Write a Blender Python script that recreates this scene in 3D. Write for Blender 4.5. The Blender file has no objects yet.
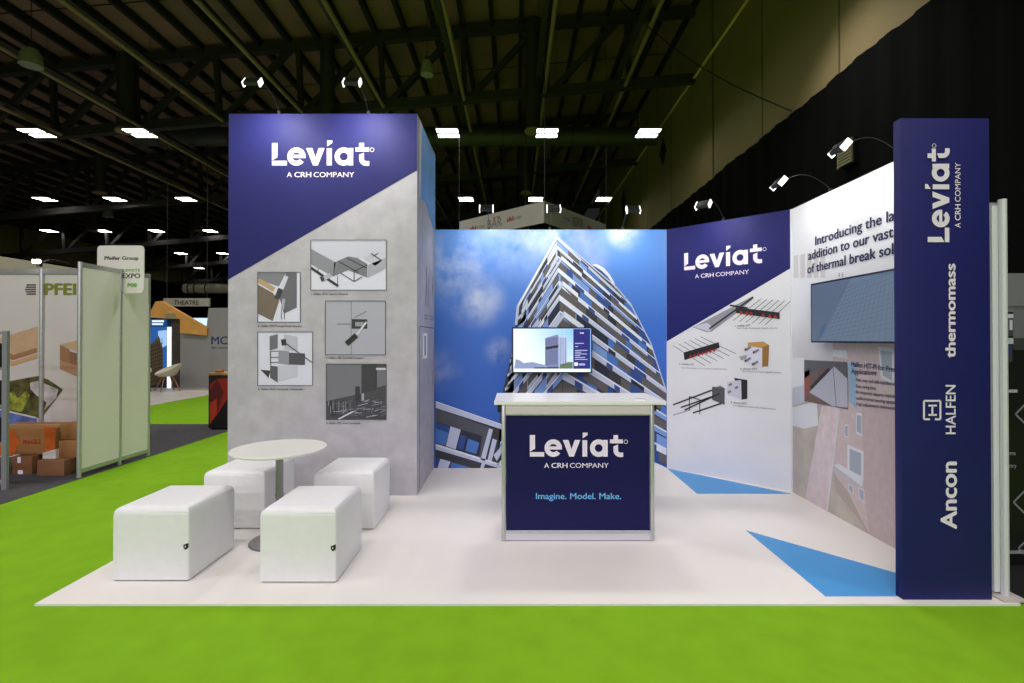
import bpy, bmesh, math, random
from mathutils import Vector, Matrix
random.seed(7)
SC = bpy.context.scene
COL = SC.collection
PI = math.pi

# ------------------------------------------------------------------ camera
F = 512.0; PPX, PPY = 515.0, 335.4; TILT = math.radians(0.4)
CAM = Vector((0, 0, 1.5))
cd = bpy.data.cameras.new('camera'); cam = bpy.data.objects.new('camera', cd); COL.objects.link(cam)
cam.location = CAM; cam.rotation_euler = (PI/2 + TILT, 0, 0)
cd.sensor_width = 36; cd.lens = 18.0; cd.clip_end = 300
cd.shift_x = -(PPX-512)/1024; cd.shift_y = (PPY-341.5)/1024
SC.camera = cam
def ray(u, v):
    x = (u-PPX)/F; y = -(v-PPY)/F
    return Vector((x, math.cos(TILT) - y*math.sin(TILT), math.sin(TILT) + y*math.cos(TILT)))
def at_y(u, v, Y):
    d = ray(u, v); return CAM + d*(Y/d.y)
def at_z(u, v, z=0.0):
    d = ray(u, v); return CAM + d*((z-CAM.z)/d.z)

# ------------------------------------------------------------------ materials
def lin(c):
    return tuple(((x/255)/12.92 if x/255 <= .04045 else ((x/255+.055)/1.055)**2.4) for x in c) + (1,)
MATS = {}
def mat(name, rgb, rough=.6, metal=0, noise=0, scale=8, emit=0, spec=.5, bump=0, coat=0):
    if name in MATS: return MATS[name]
    m = bpy.data.materials.new(name); m.use_nodes = True; nt = m.node_tree; b = nt.nodes['Principled BSDF']
    b.inputs['Base Color'].default_value = lin(rgb); b.inputs['Roughness'].default_value = rough
    b.inputs['Metallic'].default_value = metal; b.inputs['Specular IOR Level'].default_value = spec
    b.inputs['Coat Weight'].default_value = coat
    if noise or bump:
        tc = nt.nodes.new('ShaderNodeTexCoord'); n = nt.nodes.new('ShaderNodeTexNoise')
        n.inputs['Scale'].default_value = scale; n.inputs['Detail'].default_value = 5
        nt.links.new(tc.outputs['Object'], n.inputs['Vector'])
        if noise:
            r = nt.nodes.new('ShaderNodeValToRGB'); a = lin([max(0, c*(1-noise)) for c in rgb]); d = lin([min(255, c*(1+noise)) for c in rgb])
            r.color_ramp.elements[0].position = .3; r.color_ramp.elements[1].position = .7
            r.color_ramp.elements[0].color = a; r.color_ramp.elements[1].color = d
            nt.links.new(n.outputs['Fac'], r.inputs['Fac']); nt.links.new(r.outputs['Color'], b.inputs['Base Color'])
        if bump:
            bp = nt.nodes.new('ShaderNodeBump'); bp.inputs['Strength'].default_value = bump; bp.inputs['Distance'].default_value = .01
            nt.links.new(n.outputs['Fac'], bp.inputs['Height']); nt.links.new(bp.outputs['Normal'], b.inputs['Normal'])
    if emit:
        b.inputs['Emission Color'].default_value = lin(rgb); b.inputs['Emission Strength'].default_value = emit
    MATS[name] = m
    return m
def screen(name, rgb, s=.8):        # pixels of a lit display
    return _scr(name, rgb, s)
def _scr(name, rgb, s):
    k = 'scr_'+name
    if k in MATS: return MATS[k]
    m = mat(k, (8, 8, 10), rough=.25); b = m.node_tree.nodes['Principled BSDF']
    b.inputs['Emission Color'].default_value = lin(rgb); b.inputs['Emission Strength'].default_value = s
    return m

# ------------------------------------------------------------------ mesh builder
class MB:
    def __init__(s): s.v = []; s.f = []; s.m = []; s.mats = []; s.sm = []
    def mi(s, m):
        if m not in s.mats: s.mats.append(m)
        return s.mats.index(m)
    def add(s, vs, fs, m, smooth=False):
        b = len(s.v); s.v += [Vector(p) for p in vs]; k = s.mi(m)
        for f in fs: s.f.append([b+i for i in f]); s.m.append(k); s.sm.append(smooth)
        return s
    def box(s, a, b, m, bev=0, seg=2, rot=None, piv=None):
        a, b = Vector(a), Vector(b)
        lo = Vector([min(a[i], b[i]) for i in range(3)]); hi = Vector([max(a[i], b[i]) for i in range(3)])
        bm = bmesh.new(); bmesh.ops.create_cube(bm, size=1)
        for v in bm.verts: v.co = Vector([lo[i]+(v.co[i]+.5)*(hi[i]-lo[i]) for i in range(3)])
        if bev: bmesh.ops.bevel(bm, geom=bm.edges[:], offset=bev, segments=seg, profile=.5, affect='EDGES')
        if rot is not None:
            p = Vector(piv) if piv else (lo+hi)/2
            for v in bm.verts: v.co = rot @ (v.co-p) + p
        return s.bm(bm, m, bev > 0)
    def bm(s, bm, m, smooth=False):
        bm.verts.ensure_lookup_table(); bm.verts.index_update()
        s.add([v.co.copy() for v in bm.verts], [[v.index for v in f.verts] for f in bm.faces], m, smooth); bm.free(); return s
    def tube(s, pts, r, m, n=12, cap=True):
        pts = [Vector(p) for p in pts]; rr = r if isinstance(r, (list, tuple)) else [r]*len(pts)
        vs = []; fs = []; ref = None
        for i, p in enumerate(pts):
            t = (pts[min(i+1, len(pts)-1)] - pts[max(i-1, 0)]).normalized()
            if ref is None: ref = t.orthogonal().normalized()
            ref = (ref - t*ref.dot(t)).normalized(); w = t.cross(ref)
            for k in range(n):
                a = 2*PI*k/n; vs.append(p + (ref*math.cos(a)+w*math.sin(a))*rr[i])
        for i in range(len(pts)-1):
            for k in range(n):
                fs.append((i*n+k, i*n+(k+1) % n, (i+1)*n+(k+1) % n, (i+1)*n+k))
        s.add(vs, fs, m, True)
        if cap: s.add(vs[:n], [list(range(n))[::-1]], m); s.add(vs[-n:], [list(range(n))], m)
        return s
    def lathe(s, prof, c, m, n=48, smooth=True):
        c = Vector(c); vs = []; fs = []
        for (r, z) in prof:
            for k in range(n): a = 2*PI*k/n; vs.append(c+Vector((r*math.cos(a), r*math.sin(a), z)))
        for i in range(len(prof)-1):
            for k in range(n): fs.append((i*n+k, i*n+(k+1) % n, (i+1)*n+(k+1) % n, (i+1)*n+k))
        fs.append(list(range(n))[::-1]); fs.append([(len(prof)-1)*n+k for k in range(n)])
        return s.add(vs, fs, m, smooth)
    def prism(s, pts, d, m):      # polygon extruded by the vector d
        pts = [Vector(p) for p in pts]; n = len(pts); d = Vector(d)
        fs = [list(range(n)), [n+i for i in range(n)][::-1]] + [(i, (i+1) % n, n+(i+1) % n, n+i) for i in range(n)]
        return s.add(pts+[p+d for p in pts], fs, m)
    def beam(s, p, q, w, h, m):   # rectangular bar between two points
        p, q = Vector(p), Vector(q); t = (q-p).normalized(); up = Vector((0, 0, 1))
        if abs(t.z) > .95: up = Vector((0, 1, 0))
        a = t.cross(up).normalized()*w/2; b = a.cross(t).normalized()*h/2
        vs = [p-a-b, p+a-b, p+a+b, p-a+b, q-a-b, q+a-b, q+a+b, q-a+b]
        return s.add(vs, [(3, 2, 1, 0), (4, 5, 6, 7), (0, 1, 5, 4), (1, 2, 6, 5), (2, 3, 7, 6), (3, 0, 4, 7)], m)
    def build(s, name, parent=None, **kw):
        me = bpy.data.meshes.new(name)
        lo = Vector([min(v[i] for v in s.v) for i in range(3)]); hi = Vector([max(v[i] for v in s.v) for i in range(3)])
        c = (lo+hi)/2; c.z = lo.z
        me.from_pydata([v-c for v in s.v], [], s.f)
        for m in s.mats: me.materials.append(m)
        me.polygons.foreach_set('material_index', s.m); me.polygons.foreach_set('use_smooth', s.sm)
        me.update()
        if any(s.sm) and hasattr(me, 'set_sharp_from_angle'): me.set_sharp_from_angle(angle=math.radians(40))
        o = bpy.data.objects.new(name, me); COL.objects.link(o); o.location = c
        if parent is not None:
            o.parent = parent; o.matrix_parent_inverse = Matrix.Translation(-WORLD[parent.name])
        WORLD[o.name] = c.copy()
        tag(o, **kw); return o
WORLD = {}
def tag(o, label=None, cat=None, group=None, kind=None):
    if label: o['label'] = label
    if cat: o['category'] = cat
    if group: o['group'] = group
    if kind: o['kind'] = kind
def root(name, loc, label, cat, group=None):
    o = bpy.data.objects.new(name, None); COL.objects.link(o); o.location = loc; o.empty_display_size = .1
    WORLD[o.name] = Vector(loc); tag(o, label, cat, group); return o
def copy_tree(src, loc, label=None, rz=None):
    kids = {}
    for o in SC.objects:
        if o.parent: kids.setdefault(o.parent.name, []).append(o)
    def rec(o, par):
        c = o.copy(); COL.objects.link(c)
        if par: c.parent = par
        for k in kids.get(o.name, []): rec(k, c)
        return c
    r = rec(src, None); r.location = loc
    if rz is not None: r.rotation_euler = (0, 0, rz)
    if label: r['label'] = label
    return r

# ------------------------------------------------------------------ flat prints on a plane
class Plane:
    def __init__(s, O, X, U=(0, 0, 1), N=None):
        s.O = Vector(O); s.X = Vector(X).normalized(); s.U = Vector(U).normalized()
        s.N = Vector(N).normalized() if N else s.X.cross(s.U).normalized()
        if s.N.dot(CAM-s.O) < 0: s.N = -s.N
    def px(s, u, v):
        d = ray(u, v); t = (s.O-CAM).dot(s.N)/d.dot(s.N); p = CAM+d*t-s.O
        return (p.dot(s.X), p.dot(s.U))
    def p3(s, a, b, l=0): return s.O+s.X*a+s.U*b+s.N*(.0012+l*.0007)
_TXT = {}
def text_mesh(body, bold=0.0):
    k = (body, bold)
    if k in _TXT: return _TXT[k]
    c = bpy.data.curves.new('t', 'FONT'); c.body = body; c.offset = 0; c.resolution_u = 3; c.fill_mode = 'FRONT'
    o = bpy.data.objects.new('t', c); COL.objects.link(o); bpy.context.view_layer.update()
    me = bpy.data.meshes.new_from_object(o)
    V = [(v.co.x, v.co.y) for v in me.vertices]; P = [list(p.vertices) for p in me.polygons]
    bpy.data.objects.remove(o); bpy.data.curves.remove(c); bpy.data.meshes.remove(me)
    _TXT[k] = (V, P); return V, P
def ring(cx, cy, ro, ri, a0, a1, n=40):
    A = [math.radians(a0+(a1-a0)*i/n) for i in range(n+1)]
    return [[(cx+ro*math.cos(A[i]), cy+ro*math.sin(A[i])), (cx+ro*math.cos(A[i+1]), cy+ro*math.sin(A[i+1])),
             (cx+ri*math.cos(A[i+1]), cy+ri*math.sin(A[i+1])), (cx+ri*math.cos(A[i]), cy+ri*math.sin(A[i]))] for i in range(n)]
def logo_polys():               # the word mark; 1 unit, y up, baseline 0, x from 0 to 767 (mark to 810)
    P = [[(0, 177), (43, 177), (43, 64), (0, 40)], [(0, 37), (118, 37), (118, 0), (0, 0)]]
    P += ring(193, 70, 72, 33, 8, 322) + [[(150, 58), (265, 58), (264, 84), (150, 84)], [(264, 84), (262, 92), (225, 84)]]
    P += [[(270, 137), (317, 137), (343, 62), (369, 137), (415, 137), (362, 0), (324, 0)]]
    P += [[(432, 135), (472, 135), (472, 0), (432, 0)], [(435, 197), (475, 197), (475, 177), (435, 150)]]
    P += ring(566, 70, 72, 32, 0, 360) + [[(602, 137), (640, 137), (640, 0), (602, 0)]]
    P += [[(687, 177), (725, 177), (725, 141), (687, 141)], [(658, 142), (765, 142), (765, 109), (658, 109)]]
    P += [[(687, 84), (725, 100), (725, 50), (687, 50)]] + ring(735+8, 52, 56, 18, 180, 270, 10) + [[(743, 34), (767, 34), (767, -3), (743, -4)]]
    P += ring(789, 123, 17, 13, 0, 360, 20)
    return P
LOGO = logo_polys()
class Print(MB):
    def __init__(s, plane): super().__init__(); s.pl = plane
    def ab(s, m, pts, l=0, smooth=False):
        q = [s.pl.p3(a, b, l) for a, b in pts]
        n = Vector((0, 0, 0))
        for i in range(len(q)): n += (q[i]-q[0]).cross(q[(i+1) % len(q)]-q[0])
        if n.dot(s.pl.N) < 0: q = q[::-1]
        s.add(q, [list(range(len(q)))], m)
    def px(s, m, pts, l=0): s.ab(m, [s.pl.px(*p) for p in pts], l)
    def line(s, m, p, q, w, l=1, pix=True):
        if pix: p, q = s.pl.px(*p), s.pl.px(*q)
        p, q = Vector(p), Vector(q); d = q-p
        if d.length < 1e-6: return
        n = Vector((-d.y, d.x)).normalized()*w/2
        s.ab(m, [p-n, q-n, q+n, p+n], l)
    def rect(s, m, u0, v0, u1, v1, l=0): s.px(m, [(u0, v0), (u1, v0), (u1, v1), (u0, v1)], l)
    def border(s, m, u0, v0, u1, v1, w=.004, l=2):
        c = [(u0, v0), (u1, v0), (u1, v1), (u0, v1)]
        for i in range(4): s.line(m, c[i], c[(i+1) % 4], w, l)
    def frame_uv(s, pO, pX):   # affine frame: origin and the end of the baseline, both in plane units
        O = Vector(pO); X = Vector(pX)-O; Y = Vector((-X.y, X.x))
        if s.pl.X.cross(s.pl.U).dot(s.pl.N) < 0: pass
        return O, X, Y
    def logo(s, m, O, xd, unit, l=2, sub=True):   # O in plane units, xd unit direction of reading
        O = Vector(O); xd = Vector(xd); yd = Vector((-xd.y, xd.x))
        if s.flip: yd = -yd
        f = lambda x, y: O+xd*(x*unit)+yd*(y*unit)
        for i, p in enumerate(LOGO): s.ab(m, [f(x, y) for x, y in p], l+(i*.035))
        if sub:
            for t, x0, x1, b in (('A', 118, 158, .012), ('CRH', 178, 309, .028), ('COMPANY', 329, 648, .006)):
                s.text(m, t, f(x0, -92), xd, (x1-x0)*unit, 39*unit, b, l)
    flip = False
    def text(s, m, body, O, xd, width, cap, bold=0, l=2, ref=None):
        O = Vector(O); xd = Vector(xd).normalized(); yd = Vector((-xd.y, xd.x))
        if s.flip: yd = -yd
        V, P = text_mesh(body, bold); R = V if ref is None else text_mesh(ref, bold)[0]
        x0 = min(v[0] for v in V); x1 = max(v[0] for v in R); H = max(v[1] for v in text_mesh('H', bold)[0])
        sx = width/(x1-min(v[0] for v in R)); sy = cap/H
        g_ = bold*.75; sh = [(0, 0)] if g_ <= 0 else [(0, 0), (g_, 0), (-g_, 0), (0, g_*.6), (0, -g_*.6)]
        for i, (ox, oy) in enumerate(sh):
            vs = []
            for x, y in V:
                a = O+xd*((x-x0+ox)*sx)+yd*((y+oy)*sy); vs.append(s.pl.p3(a[0], a[1], l+i*.25))
            fs = P
            if P and (vs[P[0][1]]-vs[P[0][0]]).cross(vs[P[0][2]]-vs[P[0][0]]).dot(s.pl.N) < 0: fs = [p[::-1] for p in P]
            s.add(vs, fs, m)
    def text_px(s, m, body, p0, p1, cap, bold=0, l=2, ref=None):   # baseline between two image points
        a, b = Vector(s.pl.px(*p0)), Vector(s.pl.px(*p1))
        s.text(m, body, a, b-a, (b-a).length, cap, bold, l, ref)

# ------------------------------------------------------------------ palette
NAVY = mat('navy_print', (28, 30, 100), spec=.3, rough=.6, noise=.02)
WHITE = mat('white_print', (228, 229, 236), rough=.5, noise=.01, scale=3)
WLET = mat('white_lettering', (240, 230, 250), rough=.5)
CONC = mat('concrete_print', (184, 181, 190), rough=.6, noise=.045, scale=8)
ALU = mat('brushed_aluminium', (190, 192, 195), rough=.32, metal=.55, noise=.03, scale=30)
CHROME = mat('chrome', (150, 148, 152), rough=.28, metal=1)
BLACKP = mat('black_plastic', (12, 12, 14), rough=.4)
GAP = mat('dark_gap', (20, 20, 24), rough=.8)
LAM = mat('white_laminate', (238, 238, 238), rough=.28, noise=.006, scale=2)
VINYL = mat('white_leatherette', (232, 233, 236), rough=.42, noise=.008, scale=20, bump=.05)
PANELW = mat('shell_scheme_panel', (214, 218, 212), rough=.5, noise=.012, scale=2)
DARKTXT = mat('dark_text', (36, 36, 58), rough=.5)
BLUE = mat('blue_vinyl', (60, 150, 216), rough=.4)
def fr(name, rgb, **k): return mat(name, rgb, **{**dict(rough=.5), **k})

# ------------------------------------------------------------------ hall shell
GREEN = mat('green_carpet', (122, 170, 30), rough=.95, noise=.03, scale=6, spec=.1, bump=.0)
_g = GREEN.node_tree
_n = _g.nodes.new('ShaderNodeTexNoise'); _n.inputs['Scale'].default_value = 260; _n.inputs['Detail'].default_value = 3
_b = _g.nodes.new('ShaderNodeBump'); _b.inputs['Strength'].default_value = .5; _b.inputs['Distance'].default_value = .004
_tc = _g.nodes.new('ShaderNodeTexCoord'); _g.links.new(_tc.outputs['Object'], _n.inputs['Vector'])
_g.links.new(_n.outputs['Fac'], _b.inputs['Height']); _g.links.new(_b.outputs['Normal'], _g.nodes['Principled BSDF'].inputs['Normal'])
GREY = mat('grey_carpet', (76, 75, 78), rough=.95, noise=.08, scale=14, spec=.1)
def struct(mb, name): return mb.build(name, kind='structure')
struct(MB().box((-40, -40, -.2), (12, 62, 0), GREEN), 'floor')
struct(MB().box((-34, -8, 0), (-4.66, 9.02, .004), GREY), 'floor_grey_carpet')
struct(MB().box((-34, 9.02, 0), (-8.2, 30, .004), fr('pale_floor_tile', (196, 190, 182), noise=.05, scale=3)), 'floor_pale_aisle')
struct(MB().box((2.86, 2.96, 0), (6.0, 9.5, .004), fr('charcoal_floor', (34, 33, 36), noise=.08)), 'floor_charcoal_stand')

ROOF = mat('roof_sheet', (138, 108, 100), rough=.8, noise=.10, scale=.7)
STEEL = mat('dark_steel', (50, 46, 48), rough=.6)
PIPEM = mat('painted_conduit', (150, 128, 104), rough=.5)
TAN = mat('tan_wall', (140, 124, 86), rough=.8, noise=.06, scale=.4)
DRAPE = mat('black_drape', (3, 3, 4), rough=.95, spec=.1)
def roofz(x, up=10.9): return 1.5+up+.087*x
mb = MB()
mb.add([(-40, -40, roofz(-40)), (6.4, -40, roofz(6.4)), (6.4, 62, roofz(6.4)), (-40, 62, roofz(-40)),
        (-40, -40, roofz(-40)+.2), (6.4, -40, roofz(6.4)+.2), (6.4, 62, roofz(6.4)+.2), (-40, 62, roofz(-40)+.2)],
       [(0, 1, 2, 3), (7, 6, 5, 4), (0, 4, 5, 1), (1, 5, 6, 2), (2, 6, 7, 3), (3, 7, 4, 0)], ROOF)
PURL = mat('purlin_steel', (24, 25, 24), rough=.7)
for k in range(-38, 7):
    x = k*.98+.2
    mb.beam((x, -8, roofz(x)-.14), (x, 61.5, roofz(x)-.14), .13, .24, PURL)
for k in range(9):                       # thin lap seams across the sheets
    y = -6+k*8.2-3.6
    for dy in (0, 2.7, 5.4):
        mb.beam((-39.5, y+dy, roofz(-39.5)-.012), (6.3, y+dy, roofz(6.3)-.012), .035, .02, PURL)
struct(mb, 'ceiling')

# trusses
WEBX0 = -7.26; PAN = 2.79
for i, Y in enumerate((17.36, 25.45, 33.6, 41.8, 50.0)):
    mb = MB(); lo = lambda x: roofz(x, 8.32); hi = lambda x: roofz(x, 10.62)
    mb.beam((-34, Y, lo(-34)), (6.1, Y, lo(6.1)), .26, .3, STEEL)
    mb.beam((-34, Y, hi(-34)), (6.1, Y, hi(6.1)), .26, .3, STEEL)
    k = -9
    while WEBX0+k*PAN < 6:
        x = WEBX0+k*PAN
        mb.beam((x, Y, lo(x)), (x-.12, Y, hi(x)), .16, .16, STEEL)
        if x+PAN-.2 < 6.2: mb.beam((x+.12, Y, lo(x)), (x+PAN-.25, Y, hi(x+PAN)), .18, .18, STEEL)
        k += 1
    struct(mb, 'roof_truss')
# conduits that run the length of the hall under the trusses
for k in range(-1, 8):
    x = -12.6+k*2.72; z = roofz(x, 8.24)
    mb = MB().tube([(x, -8, z), (x, 61, z)], .062, PIPEM, n=10)
    mb.beam((x-.22, -8, z+.3), (x-.22, 61, z+.3), .16, .10, STEEL)
    for y in (17.2, 25.4, 33.6, 41.8): mb.tube([(x, y-.3, z), (x, y-.3, z+.6)], .015, STEEL, n=6)
    struct(mb, 'ceiling_conduit')
# vertical drop ducts with a diffuser ring
for (Y, xs) in ((16.85, (-12.88, -6.19, .592)), (24.0, (-19.5, -12.8, -6.15, .52)), (32.5, (-26.8, -20.12, -13.4)), (42.6, (-27, -20))):
    for x in xs:
        r = .235
        mb = MB().tube([(x, Y, 8.42), (x, Y, roofz(x)-.4)], r, STEEL, n=20)
        mb.lathe([(.10, -.10), (.27, -.10), (.28, -.05), (.24, 0)], (x, Y, 8.42), PIPEM, n=24)
        struct(mb, 'ceiling_drop_duct')
mb = MB().tube([(-15, 20.2, 9.5), (5.6, 20.2, 9.5)], .36, fr('duct_grey', (70, 72, 70), metal=.3), n=24)
for k in range(8):
    x = -14+k*2.7; mb.tube([(x, 20.2, 9.5), (x+.06, 20.2, 9.5)], .385, STEEL, n=24)
struct(mb, 'ceiling_duct')

# right hand bulkhead wall and drape
XR = 6.12
mb = MB().box((XR, -8, 6.36), (XR+.25, 37, roofz(XR)+.1), TAN)
mb.box((XR-.03, 15.7, 6.36), (XR, 15.78, roofz(XR)), mat('tan_seam', (96, 88, 56), rough=.8))
for y in (9.6, 12.6, 20.0, 23.6, 28.2): mb.box((XR-.012, y, 6.36), (XR, y+.04, roofz(XR)), mat('tan_seam', (96, 88, 56)))
mb.tube([(XR-.07, -8, 10.32), (XR-.07, 37, 10.32)], .045, fr('yellow_pipe', (226, 204, 120)), n=8)
for y0, y1, z0, z1 in ((20.6, 21.6, 8.6, 9.9), (28.0, 29.4, 8.2, 10.0)):
    mb.add([(XR-.015, y0, z0+.5), (XR-.015, (y0+y1)/2, z0), (XR-.015, y1, z1-.6), (XR-.015, (y0+y1)/2, z1)], [(0, 1, 2, 3)], GAP)
struct(mb, 'wall_right')
mb = MB(); N = 60                       # draped cloth with folds and a sagging scalloped top
vs = []; fs = []
ys = [-8+70*i/700 for i in range(701)]
for y in ys:
    x = XR-.12+.02*math.sin(y*9)+.01*math.sin(y*23)
    zt = 6.38+.035*abs(math.sin(y*.55))+.02*math.sin(y*2.3)
    vs += [(x, y, 0.0), (x, y, zt), ]
for i in range(700): fs.append((2*i, 2*i+2, 2*i+3, 2*i+1))
mb.add(vs, fs, DRAPE, True)
mb.box((XR+.02, -8, 0), (XR+.25, 62, 6.36), DRAPE)
struct(mb, 'wall_right_drape')
struct(MB().box((-34.4, -8, 7.1), (-34.1, 62, 10.6), TAN), 'wall_left')
struct(MB().box((-34.4, -8, 0), (-34.1, 62, 7.1), DRAPE), 'wall_left_drape')
struct(MB().box((-34.4, 61.7, 0), (6.4, 62, 12.6), DRAPE), 'wall_far')

# cable swooping across the bulkhead
a = at_y(606, -14, 14.0); b = Vector((XR-.05, 11.2, 6.50))
pts = [a.lerp(b, t/14)-Vector((0, 0, .42*math.sin(PI*t/14))) for t in range(15)]
MB().tube(pts, .016, BLACKP, n=6).build('hanging_cable', label='black cable sagging from the roof steel to the tan bulkhead wall', cat='cable')

# ------------------------------------------------------------------ hall lights
LED = mat('light_diffuser', (255, 252, 240), emit=9.0)
ORD = ['first', 'second', 'third', 'fourth', 'fifth', 'sixth', 'seventh', 'eighth', 'ninth', 'tenth']
def hall_light(loc):
    r = root('hall_light', (0, 0, 0), 'x', 'light', 'rectangular hall lights under the roof')
    MB().box((-.35, -.36, .0), (.35, .36, .05), mat('fixture_grey', (120, 118, 105), metal=.3)).build('housing', r)
    for s in (-1, 1): MB().box((-.33, s*.20-.12, -.012), (.33, s*.20+.12, 0), LED).build('diffuser', r)
    r.location = loc; return r
HS = 3.41; HZ = 8.5
lights = {0: [(-16.15), (-12.64), (-2.29), (1.08), (4.46)],
          1: None}
rows = [
 (16.2, [37, 140, 448, 547, 648], 133.2),
 (24.5, [45, 115, 186, 466, 535.6, 603.6], 199.3),
 (33.1, [49, 103, 156.5, 210], 231),
 (41.2, [181, 222.5], 253.5),
 (49.4, [199], 268),
]
RN = ['nearest', 'second nearest', 'third nearest', 'fourth', 'farthest']
proto = None; hangers = []
for ri, (Y, us, vv) in enumerate(rows):
    for j, u in enumerate(us):
        p = at_y(u, vv, Y)
        side = ''
        if ri < 2:
            L = [x for x in us if x < 230]; R = [x for x in us if x > 230]
            if u < 230: lab = '%s of the %d bright hall lights left of the tall tower, %s row' % (('leftmost', 'middle' if len(L) == 3 else 'rightmost', 'rightmost')[L.index(u)], len(L), RN[ri])
            else: lab = '%s of the three bright hall lights right of the tall tower, %s row' % (('leftmost', 'middle', 'rightmost')[R.index(u)], RN[ri])
        elif len(us) == 4: lab = '%s from left of the four small hall lights in the third row back' % ORD[j]
        elif len(us) == 2: lab = '%s of the two small hall lights in the fourth row back' % ('left', 'right')[j]
        else: lab = 'smallest and farthest hall light, just left of the tall tower'
        if proto is None: proto = hall_light(p); proto['label'] = lab; cur = proto
        else: cur = copy_tree(proto, p, lab)
        hangers.append((cur, p))
for cur, p in hangers:
    WORLD[cur.name] = Vector(p); top = roofz(p.x)-.02
    MB().tube([p+Vector((-.3, 0, .05)), Vector((p.x-.3, p.y, top))], .006, STEEL, n=5).tube([p+Vector((.3, 0, .05)), Vector((p.x+.3, p.y, top))], .006, STEEL, n=5).build('suspension_wire', cur)

# bell shaped high-bay lamps, unlit
def bell(u, v, Y, label, r=.45):
    p = at_y(u, v, Y); t = root('high_bay_lamp', p, label, 'lamp', 'unlit high bay lamps')
    MB().lathe([(r, 0), (r*.98, .08), (r*.9, .28), (r*.6, .42), (r*.4, .44)], p, mat('lamp_shade_grey', (150, 150, 145), rough=.4), n=28).build('lamp_shade', t)
    MB().lathe([(.03, .44), (.08, .44), (.08, .55), (.03, .55)], p, STEEL, n=16).build('ballast', t)
    MB().tube([p+Vector((0, 0, .55)), Vector((p.x, p.y, roofz(p.x)-.25))], .012, STEEL, n=6).build('hanger', t)
bell(31, 66, 13, 'grey bell shaped unlit lamp hanging near the top left corner', .25)
bell(427, 75, 15.4, 'grey unlit lamp hanging under the roof above the right edge of the tower', .19)
bell(108, 217, 30, 'small dim bell lamp hanging between the far hall lights on the left', .28)

# ------------------------------------------------------------------ stand floor
fl = root('stand_floor', (0, 4.4, 0), None, None); fl['kind'] = 'structure'
FW = mat('white_floor_vinyl', (232, 228, 224), rough=.38, noise=.012, scale=1.5)
MB().box((-2.70, 2.886, 0), (2.84, 5.99, .012), FW).build('floor_sheet', fl)
MB().prism([(1.794, 3.99, .0121), (1.794, 2.97, .0121), (2.68, 2.97, .0121)], (0, 0, .0012), BLUE).build('floor_inlay', fl, label='blue triangle beside the sign column')
MB().prism([(1.75, 5.90, .0121), (1.75, 4.93, .0121), (2.66, 4.93, .0121)], (0, 0, .0012), BLUE).build('floor_inlay', fl, label='blue triangle under the angled wall')
MB().box((2.76, 2.90, .012), (2.90, 3.06, .02), fr('dusty_plate', (190, 185, 178))).build('metal_foot_plate', label='pale foot plate on the floor right of the sign column', cat='foot plate')

HT = 2.765
# ------------------------------------------------------------------ tower
TX0, TX1, TY0, TY1, TH = -2.735, -.935, 4.88, 5.98, 3.652
tw = root('display_tower', ((TX0+TX1)/2, (TY0+TY1)/2, .012), 'tall concrete-look storage tower with navy logo top behind the white stools', 'display tower')
bmx = MB().box((TX0, TY0, .012), (TX1, TY1, TH), CONC)
bmx.build('tower_body', tw)
pt = Plane((TX0, TY0, 0), (1, 0, 0))
P = Print(pt)
W_ = TX1-TX0
bl = pt.px(228.8, 279.6)[1]; brr = pt.px(417.8, 170.3)[1]
P.ab(NAVY, [(0, TH), (W_, TH), (W_, brr), (0, bl)], 1)
P.build('navy_header', tw)
P = Print(pt); o = pt.px(260+95/7.877, 130+280/7.877); e = pt.px(260+862/7.877, 130+280/7.877)
P.logo(WLET, o, (1, 0), (e[0]-o[0])/767, 3); P.build('logo_lettering', tw)

G = lambda n, v, **k: mat('print_grey_%d' % v, (v, v, int(min(255, v*1.04))), rough=.5)
g = lambda v: mat('print_grey_%d' % v, (v, v, int(min(255, v*1.09))), rough=.5)
def img(bg, box, cap, capv, cw, draw, lab=None):
    P = Print(pt); u0, v0, u1, v1 = box
    P.rect(g(bg), u0, v0, u1, v1, 1); draw(P); P.border(g(95), u0, v0, u1, v1, .007, 8)
    b = .012
    P.text_px(DARKTXT, cap, (u0, capv), (u0+cw, capv), .020, .01, 2)
    P.build('product_picture', tw, label=lab)
def S(c0, s, x0, y0): return lambda *pts: [(x0+p[0]/s, y0+p[1]/s) for p in pts]
# 1 channel picture, crop origin (300,230) scale 6.83
q = S(0, 6.83, 300, 230)
def d1(P):
    P.px(g(205), q((78, 75), (588, 75), (588, 200), (430, 190), (250, 222), (78, 130)), 2)
    P.px(g(140), q((78, 130), (245, 222), (225, 318), (78, 235)), 3)
    P.px(g(120), q((235, 222), (330, 180), (390, 190), (460, 232), (460, 326), (330, 275), (225, 318)), 3)
    P.px(g(172), q((462, 240), (588, 190), (588, 262), (462, 328)), 4)
    for a, b, w in (((75, 258), (262, 384), .025), ((265, 215), (400, 290), .008), ((320, 190), (455, 260), .008), ((370, 282), (460, 240), .008),
                    ((370, 282), (370, 352), .008), ((280, 295), (370, 352), .008), ((370, 352), (425, 320), .008), ((125, 258), (125, 285), .006), ((258, 312), (258, 375), .006), ((485, 160), (560, 210), .010), ((500, 180), (535, 158), .008)):
        P.line(g(45), *q(a, b), w, 5)
    P.px(g(185), q((160, 315), (205, 293), (215, 322), (170, 345)), 6); P.px(g(60), q((135, 322), (160, 315), (170, 345), (150, 355)), 6)
    P.px(g(195), q((430, 195), (485, 165), (560, 210), (515, 245)), 4)
img(222, (311, 240.2, 386.4, 290.2), '1. Halfen HTA Cast-in Channel', 295, 37, d1, 'topmost picture, wide grey channel drawing')
q2 = S(0, 4.88, 240, 260)
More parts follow.
